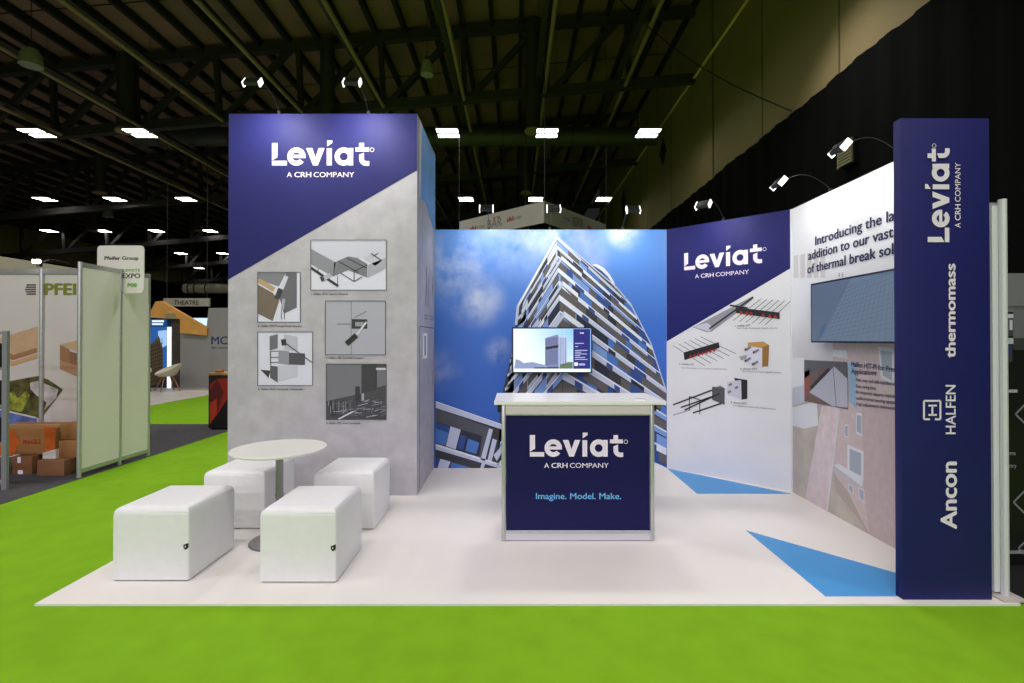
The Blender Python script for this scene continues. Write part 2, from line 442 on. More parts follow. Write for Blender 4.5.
def d2(P):
    P.px(fr('pr_brown', (118, 104, 92)), q2((88, 120), (160, 160), (192, 200), (160, 298), (88, 262)), 3)
    P.px(g(130), q2((88, 62), (225, 62), (190, 130), (88, 95)), 2)
    P.px(g(105), q2((225, 62), (278, 62), (278, 232), (215, 262), (195, 190)), 3)
    P.line(fr('pr_wood', (190, 160, 120)), *q2((90, 98), (168, 145)), .045, 4)
    P.line(g(215), *q2((230, 80), (205, 145)), .03, 5); P.line(g(60), *q2((200, 140), (180, 190)), .05, 5); P.line(g(170), *q2((215, 190), (208, 240)), .03, 5)
    P.line(g(60), *q2((203, 240), (203, 290)), .006, 5); P.line(g(60), *q2((217, 240), (217, 290)), .006, 5)
img(224, (258, 272.3, 300.5, 322.2), '2. Halfen FPA Precast Panel Anchor', 327, 44, d2, 'upper left picture with brown and grey blocks')
def d3(P):
    P.px(g(110), q2((145, 372), (185, 362), (185, 430), (145, 442)), 3); P.px(g(190), q2((215, 362), (282, 375), (282, 445), (215, 440)), 2)
    P.px(g(150), q2((188, 440), (240, 445), (240, 512), (188, 505)), 3); P.px(g(80), q2((240, 452), (318, 456), (318, 512), (240, 510)), 4)
    P.px(g(200), q2((185, 515), (282, 515), (282, 565), (185, 598)), 4); P.px(g(90), q2((148, 515), (185, 520), (185, 598), (148, 575)), 4); P.px(g(60), q2((100, 535), (150, 540), (140, 575)), 4)
    P.px(g(50), q2((200, 388), (225, 385), (228, 415), (205, 418)), 5); P.line(g(70), *q2((222, 405), (352, 500)), .010, 6)
    for y in (445, 475, 500): P.line(g(90), *q2((150, y), (188, y)), .008, 4)
    P.line(g(90), *q2((150, 445), (150, 512)), .010, 5)
img(220, (258, 332, 312.8, 385.5), '3. Halfen HUC Universal Connection', 390, 45, d3, 'lower left picture with grey stacked blocks')
q4 = S(0, 3.413, 220, 300)
def d4(P):
    P.line(g(120), *q4((448, 5), (448, 186)), .006, 2)
    P.px(g(50), q4((450, 65), (503, 66), (503, 98), (450, 98)), 3); P.px(g(150), q4((462, 75), (490, 75), (490, 90), (462, 90)), 4)
    P.line(g(215), *q4((500, 75), (468, 118)), .018, 5); P.line(g(35), *q4((466, 120), (432, 150)), .05, 6); P.line(g(140), *q4((400, 82), (450, 82)), .010, 4)
    P.line(g(140), *q4((460, 60), (500, 38)), .010, 4)
img(176, (325.5, 301, 385.6, 354.8), '4. Halfen HBS Screwed Coupler', 358.7, 38, d4, 'lilac grey picture of a threaded coupler')
q5 = S(0, 3.413, 220, 300)
def d5(P):
    P.px(g(118), q5((364, 220), (485, 220), (485, 345), (364, 345)), 2); P.px(g(58), q5((483, 220), (535, 220), (535, 300), (520, 345), (483, 345)), 3)
    P.px(g(112), q5((533, 235), (567, 235), (567, 290), (533, 300)), 3); P.line(g(205), *q5((533, 235), (567, 235)), .02, 5)
    P.px(g(70), q5((364, 345), (567, 300), (567, 407), (364, 407)), 4)
    P.px(g(50), q5((462, 295), (478, 295), (478, 345), (462, 345)), 5); P.px(g(170), q5((484, 320), (492, 318), (492, 345), (484, 345)), 5)
    rr = random.Random(3)
    for k in range(46):
        x = rr.uniform(368, 560); y = rr.uniform(345, 404); P.line(g(rr.choice((35, 150, 170, 110))), *q5((x, y), (min(566, x+rr.uniform(8, 40)), max(340, y-rr.uniform(-4, 12)))), .006, 6)
    for k in range(16):
        x = rr.uniform(370, 560); P.line(g(rr.choice((35, 150))), *q5((x, 345), (x, rr.uniform(360, 404))), .006, 6)
    P.line(g(215), *q5((404, 407), (455, 380)), .014, 7)
img(70, (326.4, 364, 386.5, 419.6), '5. Halfen HSC Stud Connector', 424, 34, d5, 'dark picture of reinforcement bars')
# right side face of the tower
ps = Plane((TX1, TY0, 0), (0, 1, 0)); P = Print(ps); P.flip = False
D_ = TY1-TY0
SKYL = fr('sky_strip', (110, 165, 235), noise=.12, scale=2.5)
P.ab(SKYL, [(.10, TH), (D_, TH), (D_, TH-.95), (.45, TH-.72), (.10, TH-.78)], 1)
P.ab(WHITE, [(.10, TH), (.24, TH), (.16, TH-.75), (.10, TH-.78)], 2)
for y, z, h in ((.46, 2.05, .42), (.60, 2.02, .36), (.86, 2.1, .22)):
    P.line(g(70), (y, z-h/2), (y+.07, z+h/2), .02, 3, pix=False); P.line(g(110), (y+.08, z-h/2), (y+.03, z+h/2), .012, 3, pix=False)
P.ab(fr('pr_ochre', (190, 160, 90)), [(.9, 2.03), (.96, 2.03), (.95, 2.12), (.91, 2.12)], 3)
for z in (1.74, 1.71): P.ab(g(120), [(.35, z), (.62, z), (.62, z+.012), (.35, z+.012)], 3); P.ab(g(120), [(.72, z), (.98, z), (.98, z+.012), (.72, z+.012)], 3)
P.ab(g(70), [(.14, 1.62), (1.05, 1.62), (1.05, 1.628), (.14, 1.628)], 3)
P.build('side_print', tw)
# door set in that side
mb = MB(); X = TX1+.002
for y in (.12, 1.02): mb.box((X-.001, TY0+y, .05), (X+.003, TY0+y+.003, 1.62), g(120))
doorp = mb.build('door', tw)
z0 = 1.33; yb = TY0+.30
mb = MB().box((X, yb, 1.30), (X+.012, yb+.20, 1.56), fr('recess_white', (250, 250, 252))).box((X+.012, yb+.03, 1.33), (X+.0135, yb+.10, 1.53), fr('recess_grey', (130, 130, 140)))
mb.build('recess_pull', doorp, label='white recessed pull')
mb = MB().box((X, TY0+.90, .98), (X+.012, TY0+.94, 1.14), ALU, .003).tube([(X+.01, TY0+.92, 1.09), (X+.045, TY0+.92, 1.09), (X+.045, TY0+.84, 1.09)], .008, CHROME)
mb.build('handle', doorp, label='chrome handle')

# ------------------------------------------------------------------ back wall
BY = 5.915
bw = root('graphic_wall', (.4, BY+.05, .012), 'back wall printed with a glass high-rise under a blue sky', 'display wall')
MB().box((TX1+.003, BY, .012), (1.752, BY+.08, HT), WHITE).build('wall_panel', bw)
pb = Plane((0, BY, 0), (1, 0, 0))
# printed sky
skym = bpy.data.materials.new('printed_sky'); skym.use_nodes = True; nt = skym.node_tree; nd = nt.nodes; lk = nt.links
geo = nd.new('ShaderNodeTexCoord'); 
def sky_setup():
    b = nd['Principled BSDF']; b.inputs['Roughness'].default_value = .45
    sep = nd.new('ShaderNodeSeparateXYZ'); lk.new(geo.outputs['Object'], sep.inputs[0])
    ramp = nd.new('ShaderNodeValToRGB'); mr = nd.new('ShaderNodeMapRange'); mr.inputs['From Min'].default_value = 0; mr.inputs['From Max'].default_value = HT-.02
    lk.new(sep.outputs['Z'], mr.inputs['Value']); lk.new(mr.outputs[0], ramp.inputs['Fac'])
    e = ramp.color_ramp.elements; e[0].position = .1; e[0].color = lin((40, 88, 184)); e[1].position = 1; e[1].color = lin((96, 152, 232))
    m_ = ramp.color_ramp.elements.new(.6); m_.color = lin((58, 112, 210))
    noise = nd.new('ShaderNodeTexNoise'); noise.inputs['Scale'].default_value = 2.2; noise.inputs['Detail'].default_value = 7; noise.inputs['Roughness'].default_value = .58
    lk.new(geo.outputs['Object'], noise.inputs['Vector'])
    tot = None
    # blobs: x, z (metres from the print's base centre), radius
    for (x, z, r, w) in ((-1.1, 2.35, .62, .75), (-.85, 1.95, .42, .8), (-.6, 1.35, .22, .55), (-1.3, 1.15, .35, .35), (.1, 2.8, .75, .75), (.85, 2.75, .3, 1.1), (-.35, 2.7, .7, .55), (.35, 2.4, .45, .5)):
        d = nd.new('ShaderNodeVectorMath'); d.operation = 'DISTANCE'; lk.new(geo.outputs['Object'], d.inputs[0]); d.inputs[1].default_value = (x, 0, z)
        m1 = nd.new('ShaderNodeMapRange'); m1.inputs['From Min'].default_value = 0; m1.inputs['From Max'].default_value = r; m1.inputs['To Min'].default_value = w; m1.inputs['To Max'].default_value = 0
        m1.interpolation_type = 'SMOOTHSTEP'; lk.new(d.outputs['Value'], m1.inputs['Value'])
        if tot is None: tot = m1.outputs[0]
        else:
            a = nd.new('ShaderNodeMath'); a.operation = 'MAXIMUM'; lk.new(tot, a.inputs[0]); lk.new(m1.outputs[0], a.inputs[1]); tot = a.outputs[0]
    nr = nd.new('ShaderNodeMapRange'); nr.inputs['From Min'].default_value = .38; nr.inputs['From Max'].default_value = .62; lk.new(noise.outputs['Fac'], nr.inputs['Value'])
    mu = nd.new('ShaderNodeMath'); mu.operation = 'MULTIPLY'; mu.use_clamp = True; lk.new(tot, mu.inputs[0]); lk.new(nr.outputs[0], mu.inputs[1])
    mx = nd.new('ShaderNodeMix'); mx.data_type = 'RGBA'; lk.new(mu.outputs[0], mx.inputs['Factor']); lk.new(ramp.outputs['Color'], mx.inputs[6]); mx.inputs[7].default_value = lin((222, 228, 246))
    lk.new(mx.outputs[2], b.inputs['Base Color'])
sky_setup()
P = Print(pb); P.ab(skym, [(TX1+.004, .013), (1.751, .013), (1.751, HT), (TX1+.004, HT)], 0)
P.build('printed_sky', bw)

def clip(poly, C):              # Sutherland-Hodgman, C convex (either winding)
    area = sum(C[i][0]*C[(i+1) % len(C)][1]-C[(i+1) % len(C)][0]*C[i][1] for i in range(len(C)))
    if area < 0: C = C[::-1]
    for i in range(len(C)):
        ax, ay = C[i]; bx_, by_ = C[(i+1) % len(C)]; out = []
        ins = lambda p: (bx_-ax)*(p[1]-ay)-(by_-ay)*(p[0]-ax) >= -1e-9
        for j in range(len(poly)):
            p, q_ = poly[j], poly[(j+1) % len(poly)]
            if ins(p): out.append(p)
            if ins(p) != ins(q_):
                d1_ = (bx_-ax)*(p[1]-ay)-(by_-ay)*(p[0]-ax); d2_ = (bx_-ax)*(q_[1]-ay)-(by_-ay)*(q_[0]-ax); t = d1_/(d1_-d2_)
                out.append((p[0]+(q_[0]-p[0])*t, p[1]+(q_[1]-p[1])*t))
        poly = out
        if len(poly) < 3: return None
    return poly
SLAB = fr('pr_slab', (190, 200, 228)); SLABL = fr('pr_slab_lit', (222, 230, 246)); UND = fr('pr_underside', (92, 88, 90)); UND2 = fr('pr_underside_dark', (48, 48, 58))
GLB = fr('pr_glass_blue', (34, 72, 146)); GLL = fr('pr_glass_light', (120, 156, 222)); GLD = fr('pr_glass_dark', (22, 30, 58)); GLM = fr('pr_glass_mid', (66, 116, 196))
P = Print(pb); rr = random.Random(11)
RF = [(557, 237), (585, 260.5), (616, 287), (630.5, 304), (651, 344), (666.3, 392), (666.3, 470), (566, 470)]
LF = [(557, 237), (566, 470), (497, 470), (501, 400), (512, 352), (518, 306)]
# rooftop drum
P.px(GLB, [(589, 266), (591, 264.5), (597, 264), (604, 268), (610, 275), (614, 282), (616, 289)], 1)
P.px(SLABL, [(591, 264.8), (597, 264), (604, 268), (610, 275), (614, 282), (616, 289), (613.5, 285), (608, 277), (602, 271), (596, 267)], 2)
P.line(GLD, (594, 267.5), (611, 284), .02, 3)
P.px(UND, RF, 1); P.px(UND2, LF, 1)
VR, VL = (946, 594), (309, 663)
fv = [237, 246, 256, 268, 281, 295, 311, 329, 349, 371, 395, 422, 452, 486, 524, 566, 612]
def on(c, V, t): return (c[0]+(V[0]-c[0])*t, c[1]+(V[1]-c[1])*t)
for k in range(len(fv)-1):
    v0, v1 = fv[k], fv[k+1]; h = v1-v0
    off = 0
    cu = 557+(v0-237)*.04; c0 = (cu, v0); 
    for V, poly, tm in ((VR, RF, .95), (VL, LF, .75)):
        left = V is VL
        o0 = (cu+off, v0+abs(off)*.6)
        def strip(m, f0, f1, t0, t1, l):
            a, b = (cu, v0+h*f0), (cu, v0+h*f1)
            p = clip([on(a, V, t0), on(a, V, t1), on(b, V, t1), on(b, V, t0)], poly)
            if p: P.px(m, p, l)
        t = 0
        while t < tm:          # recessed glazing and brown soffits between the slabs
            dt = rr.uniform(.015, .045)*(1-t*.6)
            m = rr.choice((GLB, GLB, GLM, UND, UND, UND2, GLD, GLL)) if not left else rr.choice((GLL, UND2, SLAB, GLD, UND))
            strip(m, .40, 1.0, t, min(tm, t+dt), 2); t += dt
        t = -rr.uniform(0, .05)
        while t < tm:          # balcony fronts that alternate with open loggias
            dt = rr.uniform(.04, .09)*(1-t*.5)
            m = rr.choice((SLAB, SLABL, GLL, SLAB)); a_ = max(0, t)
            strip(m, .04, .34, a_, t+dt, 3); strip(UND2, .34, .42, a_, t+dt, 3)
            if rr.random() < .5: strip(UND, .36, .80, a_+.006, t+dt*.8, 4)
            g_ = rr.uniform(.01, .035)
            strip(GLB if rr.random() < .7 else GLD, .04, .34, t+dt, t+dt+g_, 3); t += dt+g_
        strip(SLABL, -.02, .07, 0, tm if not left else .5, 5)
for a, b in zip(RF[:5], RF[1:6]): P.line(SLAB, a, b, .014, 6)
P.line(SLABL, (557, 237), (518, 306), .025, 6); P.line(SLAB, (518, 306), (516, 325), .03, 6)
# stepped corner balconies
for k in range(1, 11):
    v0 = fv[k]; cu = 557+(v0-237)*.04+(-3 if k % 2 else 4); h = (fv[k+1]-v0)*1.15
    if k % 2: continue
    L = (VL, .05+.012*(k % 3)); R = (VR, .04+.012*(k % 4)/2)
    a = (cu, v0); b = (cu, v0+h*.30)
    P.px(SLABL, [a, on(a, *R), on(b, *R), b], 7); P.px(SLAB, [a, on(a, *L), on(b, *L), b], 7)
    c = (cu, v0+h*.34); 
    P.px(UND, [b, on(b, *R), (on(b, *R)[0], on(b, *R)[1]+h*.30), c, (on(b, *L)[0], on(b, *L)[1]+h*.25), on(b, *L)], 6)
for i in range(7):     # jagged balcony ends on the left silhouette
    v = 318+i*14; u = 517-i*2.4
    P.px(SLAB, [(u, v), (u+9, v-9), (u+9, v-6), (u, v+3)], 3); P.px(UND2, [(u, v+3), (u+9, v-6), (u+9, v+2), (u+1, v+8)], 2)
P.build('printed_high_rise', bw)
# lower building, crop origin (430,340) scale 4.87
ql = S(0, 4.87, 430, 340); P = Print(pb)
LW0 = 435.2
P.px(UND2, ql((28, 297), (365, 415), (365, 640), (28, 640)), 1)
P.px(SLAB, ql((28, 297), (365, 415), (365, 440), (28, 330)), 3); P.px(SLABL, ql((28, 297), (365, 415), (365, 419), (28, 301)), 4)
P.px(fr('pr_soffit', (76, 78, 92)), ql((28, 332), (300, 430), (265, 470), (28, 398)), 2)
P.px(GLB, ql((28, 402), (100, 425), (75, 515), (28, 500)), 3); P.px(GLM, ql((28, 430), (90, 452), (75, 515), (28, 500)), 4)
P.px(SLAB, ql((100, 420), (150, 437), (125, 532), (78, 516)), 4)
P.px(GLD, ql((150, 437), (262, 470), (240, 565), (125, 532)), 3); P.px(GLM, ql((185, 480), (240, 500), (225, 555), (172, 540)), 4); P.px(GLB, ql((150, 460), (178, 470), (160, 535), (132, 528)), 4)
P.px(SLAB, ql((288, 430), (306, 436), (268, 590), (246, 580)), 5); P.px(fr('pr_soffit', (76, 78, 92)), ql((255, 465), (290, 430), (250, 575), (240, 565)), 4)
P.px(SLAB, ql((305, 480), (326, 488), (300, 590), (280, 584)), 4)
P.px(SLABL, ql((28, 505), (365, 610), (365, 618), (28, 515)), 5); P.px(SLAB, ql((28, 515), (365, 618), (365, 632), (28, 532)), 5)
P.px(GLB, ql((28, 570), (50, 578), (30, 640), (28, 640)), 3); P.px(SLAB, ql((50, 578), (100, 592), (82, 640), (32, 640)), 4)
P.px(GLM, ql((105, 595), (200, 622), (190, 640), (95, 640)), 3); P.px(SLAB, ql((255, 590), (272, 595), (255, 640), (240, 640)), 6); P.px(SLAB, ql((310, 560), (362, 500), (362, 525), (325, 590)), 6)
P.build('printed_low_building', bw)

# ------------------------------------------------------------------ angled wall
A0 = Vector((1.752, BY, 0)); A1 = Vector((2.700, 4.985, 0))
pa = Plane(A0, A1-A0); AW = (A1-A0).length
aw = root('product_wall', (A0+A1)/2+Vector((0, 0, .012)), 'angled wall with navy top and pictures of thermal break connectors', 'display wall')
nb = -pa.N*.08
MB().prism([A0+Vector((0, 0, .012)), A1+Vector((0, 0, .012)), A1+nb+Vector((0, 0, .012)), A0+nb+Vector((0, 0, .012))], (0, 0, HT-.012), WHITE).build('wall_panel', aw)
P = Print(pa); l_ = pa.px(665.6, 341.5)[1]; r_ = pa.px(791, 267.5)[1]
P.ab(NAVY, [(0.002, HT), (AW, HT), (AW, r_), (0.002, l_)], 1); P.build('navy_header', aw)
P = Print(pa); o = pa.px(684.3, 270.4); e = pa.px(766.7, 262)
P.logo(WLET, o, (1, 0), (e[0]-o[0])/806, 3); P.build('logo_lettering', aw)
qa = S(0, 4.55, 660, 280)
RED = fr('pr_red', (170, 40, 48)); BK = fr('pr_black', (34, 34, 40)); TANP = fr('pr_tan', (196, 152, 88)); SIL = g(150)
def prod(draw, head, sub, hp, sp):
    P = Print(pa); draw(P)
    for t, (x0, x1, y0, y1), c in ((head, hp, .018), (sub, sp, .013)):
        P.text_px(DARKTXT, t, *qa((x0, y0), (x1, y1)), c, .012 if t is head else 0, 3)
    P.build('product_picture', aw)
def a1(P):
    P.px(SIL, qa((150, 215), (420, 75), (425, 85), (350, 150), (235, 235), (215, 238)), 2); P.line(BK, *qa((225, 222), (425, 78)), .018, 4); P.px(g(205), qa((150, 212), (215, 195), (240, 215), (225, 235)), 3)
    P.line(BK, *qa((318, 115), (400, 128)), .018, 3)
    P.px(BK, qa((345, 124), (545, 148), (545, 178), (345, 150)), 5)
    for x in (370, 395, 415, 470, 500, 525): P.px(RED, qa((x, 135+(x-345)*.12), (x+9, 148+(x-345)*.12), (x, 155+(x-345)*.12), (x-8, 148+(x-345)*.12)), 6)
    for i in range(6): P.line(BK, *qa((333+i*29, 185+i*4), (460+i*27, 86+i*2)), .005, 4)
prod(a1, '1. Halfen HIT', 'For Fully Insulated Applications', (342, 412, 213, 210), (352, 535, 222, 221))
def a2(P):
    P.px(BK, qa((108, 330), (268, 283), (272, 308), (112, 365)), 5)
    for i in range(7): P.px(RED, qa((140+i*18, 340-i*5), (147+i*18, 348-i*5), (140+i*18, 358-i*5), (133+i*18, 350-i*5)), 6)
    for i in range(6): P.line(BK, *qa((60+i*25, 298-i*8), (205+i*28, 390-i*11)), .005, 4)
prod(a2, '2. Halfen HIT', 'For Concrete to Concrete Applications', (88, 155, 386, 388), (100, 305, 402, 408))
def a3(P):
    P.px(TANP, qa((400, 285), (470, 280), (497, 296), (492, 395), (400, 360)), 4); P.px(fr('pr_tan_dark', (156, 112, 56)), qa((466, 305), (497, 296), (492, 390), (466, 396)), 5)
    P.px(g(222), qa((390, 300), (466, 310), (466, 398), (390, 372)), 6)
    for x, y in ((405, 310), (442, 322), (405, 360), (438, 376)): P.px(g(130), qa((x-18, y+4), (x+6, y-10), (x+12, y-2), (x-10, y+14)), 7); P.px(g(70), qa((x-20, y+4), (x-12, y), (x-10, y+10), (x-18, y+14)), 8)
    P.px(g(165), qa((362, 348), (395, 340), (395, 356), (370, 365)), 7)
prod(a3, '3. Ancon STS', 'For Steel to Steel Applications', (366, 442, 408, 408), (376, 552, 418, 424))
def a4(P):
    P.px(g(85), qa((238, 485), (295, 492), (295, 568), (238, 545)), 5); P.px(g(125), qa((245, 492), (275, 480), (298, 495), (280, 500)), 4)
    for a, b in (((60, 568), (240, 500)), ((95, 580), (245, 528)), ((112, 592), (272, 516)), ((150, 605), (282, 560))): P.line(BK, *qa(a, b), .015, 6)
    for a, b in (((135, 530), (135, 592)), ((135, 530), (182, 545)), ((182, 545), (182, 610))): P.line(BK, *qa(a, b), .010, 7)
    P.line(g(175), *qa((60, 615), (140, 590)), .014, 3)
    P.px(BK, qa((338, 445), (398, 455), (398, 540), (370, 545)), 5); P.px(g(205), qa((306, 462), (370, 455), (372, 545), (306, 520)), 6)
    for x, y in ((322, 475), (350, 488), (318, 508)): P.px(g(120), qa((x-10, y), (x+4, y-8), (x+8, y+2), (x-6, y+9)), 7)
prod(a4, '4. Ancon STC', 'For Steel to Concrete Applications', (322, 395, 560, 566), (334, 526, 573, 590))
MB().beam(A1+Vector((-.003, .006, .012)), A1+Vector((-.003, .006, HT)), .02, .02, WHITE).build('corner_strip', aw)

# ------------------------------------------------------------------ right wall
RX = 2.700
pr = Plane((RX, 4.985, 0), (0, -1, 0)); RL = 4.985-2.996
rw = root('thermal_break_wall', (RX+.04, 4.0, .012), 'white right wall headed Introducing the latest addition, with a faded building site print', 'display wall')
MB().box((RX, 2.995, .012), (RX+.055, 4.985, HT), WHITE).build('wall_panel', rw)
fade = bpy.data.materials.new('faded_site_print'); fade.use_nodes = True; nt = fade.node_tree; nd = nt.nodes; lk = nt.links
tc = nd.new('ShaderNodeTexCoord'); sp_ = nd.new('ShaderNodeSeparateXYZ'); lk.new(tc.outputs['Object'], sp_.inputs[0])
rp = nd.new('ShaderNodeValToRGB'); mr = nd.new('ShaderNodeMapRange'); mr.inputs['From Max'].default_value = HT; lk.new(sp_.outputs['Z'], mr.inputs['Value'])
nz = nd.new('ShaderNodeTexNoise'); nz.inputs['Scale'].default_value = 3; nz.inputs['Detail'].default_value = 4; lk.new(tc.outputs['Object'], nz.inputs['Vector'])
ad = nd.new('ShaderNodeMath'); ad.operation = 'MULTIPLY_ADD'; lk.new(nz.outputs['Fac'], ad.inputs[0]); ad.inputs[1].default_value = .12; lk.new(mr.outputs[0], ad.inputs[2])
lk.new(ad.outputs[0], rp.inputs['Fac']); e = rp.color_ramp.elements
e[0].position = .1; e[0].color = lin((176, 164, 156)); e[1].position = .86; e[1].color = lin((242, 243, 248)); k_ = e.new(.42); k_.color = lin((190, 180, 172)); k_ = e.new(.60); k_.color = lin((216, 215, 222)); k_ = e.new(.70); k_.color = lin((234, 235, 242))
lk.new(rp.outputs['Color'], nd['Principled BSDF'].inputs['Base Color']); nd['Principled BSDF'].inputs['Roughness'].default_value = .5
P = Print(pr); P.ab(fade, [(.002, .013), (RL, .013), (RL, HT), (.002, HT)], 0)
qr = S(0, 3.104, 785, 340)
BR = fr('pr_pink_brick', (206, 188, 190), noise=.03, scale=20); BR2 = fr('pr_pink_light', (220, 204, 208), noise=.04, scale=12); GRD = fr('pr_ground', (190, 182, 172), noise=.06, scale=6); PW = fr('pr_pale_window', (166, 174, 188)); PAL = fr('pr_pale', (222, 224, 230))
P.px(BR, qr((150, 0), (345, 0), (345, 655), (268, 612), (240, 560), (195, 470), (150, 410)), 1)
P.px(fr('pr_brick_deep', (196, 176, 178), noise=.03, scale=20), qr((240, 190), (345, 190), (345, 655), (262, 600), (240, 400)), 2)
P.px(GRD, qr((20, 260), (105, 215), (100, 300), (150, 410), (160, 470), (240, 570), (262, 612), (20, 488)), 2)
P.px(BR2, qr((115, 205), (170, 205), (128, 540), (62, 505)), 4); P.px(PAL, qr((135, 405), (170, 215), (172, 215), (134, 530), (124, 530)), 3)
P.px(PAL, qr((20, 55), (60, 55), (60, 140), (20, 150)), 2); P.px(PAL, qr((20, 210), (100, 190), (105, 265), (60, 275), (20, 265)), 3); P.px(fr('pr_shade', (190, 196, 208)), qr((20, 150), (62, 140), (62, 192), (20, 205)), 3)
for pts in (((195, 325), (245, 345), (245, 435), (195, 410)), ((222, 225), (240, 228), (240, 300), (222, 290)), ((186, 262), (198, 262), (198, 305), (186, 300)), ((198, 445), (214, 455), (214, 480), (198, 468)), ((230, 455), (248, 465), (248, 508), (230, 490)), ((290, 20), (340, 25), (340, 140), (300, 120))):
    P.px(PAL, qr(*pts), 3); c = (sum(p[0] for p in pts)/4, sum(p[1] for p in pts)/4)
    P.px(PW, qr(*[(c[0]+(p[0]-c[0])*.72, c[1]+(p[1]-c[1])*.78) for p in pts]), 4)
P.px(PAL, qr((150, 388), (170, 385), (246, 432), (240, 455)), 5); P.px(fr('pr_shade', (190, 196, 208)), qr((150, 395), (240, 455), (238, 462), (152, 405)), 4)
P.px(fr('pr_blue_pale', (150, 180, 208)), qr((197, 70), (222, 70), (222, 215), (200, 190)), 2)
P.px(PAL, qr((148, 30), (192, 32), (196, 60), (150, 50)), 3)
q7 = S(0, 6.83, 785, 190)
for i in range(5): P.px(fr('pr_faint', (218, 214, 216)), q7((60+i*46, 450-i*8), (92+i*46, 442-i*8), (92+i*46, 600), (60+i*46, 600)), 1)
for k, x in enumerate((372, 395)): P.line(fr('pr_faint2', (190, 190, 198)), *q7((x, 565), (x, 595)), .02, 2)
P.build('printed_building_site', rw)
P = Print(pr); HEAD = fr('headline_ink', (38, 36, 80))
P.text_px(HEAD, 'Introducing the latest', (816, 245.4), (895.2, 220.0),   .078, .034, 6, ref='Introducing the la')
P.text_px(HEAD, 'addition to our vast range', (808.9, 260.2), (894, 236.8),   .078, .034, 6, ref='addition to our vast')
P.text_px(HEAD, 'of thermal break solutions', (808.1, 273.6), (894, 254.0),   .078, .034, 6, ref='of thermal break sol')
# crop the lettering to the panel's visible width: the words run on behind the sign column
P.build('headline_lettering', rw)
P = Print(pr)
P.px(fr('pr_photo_brown', (112, 92, 88), noise=.1), qr((62, 62), (195, 68), (197, 216), (62, 190)), 6)
P.px(g(92), qr((62, 62), (195, 68), (196, 110), (120, 80), (62, 120)), 7)
P.px(g(186), qr((78, 162), (155, 82), (196, 120), (197, 210), (150, 205)), 8); P.line(BK, *qr((82, 150), (140, 90)), .035, 9); P.line(g(90), *qr((152, 85), (162, 206)), .008, 9)
P.px(fr('pr_photo_tile', (150, 80, 70)), qr((62, 100), (78, 90), (80, 150), (62, 190)), 7)
P.build('product_picture', rw)
P = Print(pr)
P.text_px(HEAD, 'Halfen HIT-PI for Precast', *qr((208, 82), (345, 100)), .040, .02, 6, ref='Halfen HIT-PI for Prec')
P.text_px(HEAD, 'Applications', *qr((208, 104), (286, 110)), .040, .02, 6)
for t, y, x1 in (('- Fast, easy and safe installation', 127, 345), ('- Easy curing time', 147, 284), ('- No temporary supports required', 165, 345), ('- unidirectional bearing option', 184, 345), ('- High adjustment tolerances', 202, 345)):
    P.text_px(DARKTXT, t, *qr((218, y), (x1, y+(x1-218)*.12)), .026, .008, 6)
P.build('benefits_lettering', rw)

# ------------------------------------------------------------------ sign column
CX0, CX1, CY = 2.212, 2.722, 2.93
sc_ = root('sign_column', ((CX0+CX1)/2, CY+.045, .012), 'tall navy sign column with vertical white brand names at right front corner', 'sign column')
MB().box((CX0, CY, .012), (CX1, CY+.058, 2.768), NAVY, .004).build('column_body', sc_)
pc = Plane((CX0, CY, 0), (1, 0, 0))
P = Print(pc); o = Vector(pc.px(949, 242.2)); e = Vector(pc.px(949, 143.8)); un = (e.y-o.y)/806
P.logo(WLET, o, (0, 1), un, 2, sub=False)
for t, v0, v1, b in (('A', 227.8, 223, .01), ('CRH', 220.5, 204.5, .028), ('COMPANY', 202, 162.8, .006)):
    P.text_px(WLET, t, (960, v0), (960, v1), .031, b)
P.build('logo_lettering', sc_)
P = Print(pc)
P.text_px(WLET, 'thermomass', (954.8, 357.4), (954.8, 264.2), .055, .045)
P.text_px(WLET, 'HALFEN', (955, 433.9), (955, 385.2), .055, .02)
P.text_px(WLET, 'Ancon', (956, 528.2), (956, 462.2), .088, .04)
for a, b in (((923.6, 400.8), (923.6, 419.2)), ((940, 400.8), (940, 419.2)), ((923.6, 400.8), (940, 400.8)), ((923.6, 419.2), (929.5, 419.2)), ((934.5, 419.2), (940, 419.2)), ((928, 405.5), (936.5, 405.5)), ((928, 414.8), (936.5, 414.8)), ((932, 405.5), (932, 414.8))):
    P.line(WLET, a, b, .011, 2)
P.build('brand_lettering', sc_)

# ------------------------------------------------------------------ end post of the neighbouring wall
ep = root('shell_scheme_wall', (2.84, 3.2, .012), 'white aluminium framed partition standing right of the navy sign column', 'partition wall')
MB().lathe([(.021, 0), (.021, 2.30)], (2.836, 2.975, .012), fr('white_post', (214, 216, 224), rough=.35), n=8, smooth=False).build('post', ep)
MB().box((2.785, 2.985, .03), (2.828, 4.9, 2.28), fr('partition_white', (226, 228, 236))).build('infill_panel', ep)
MB().box((2.782, 3.0, 2.28), (2.832, 4.9, 2.30), ALU).build('top_rail', ep)

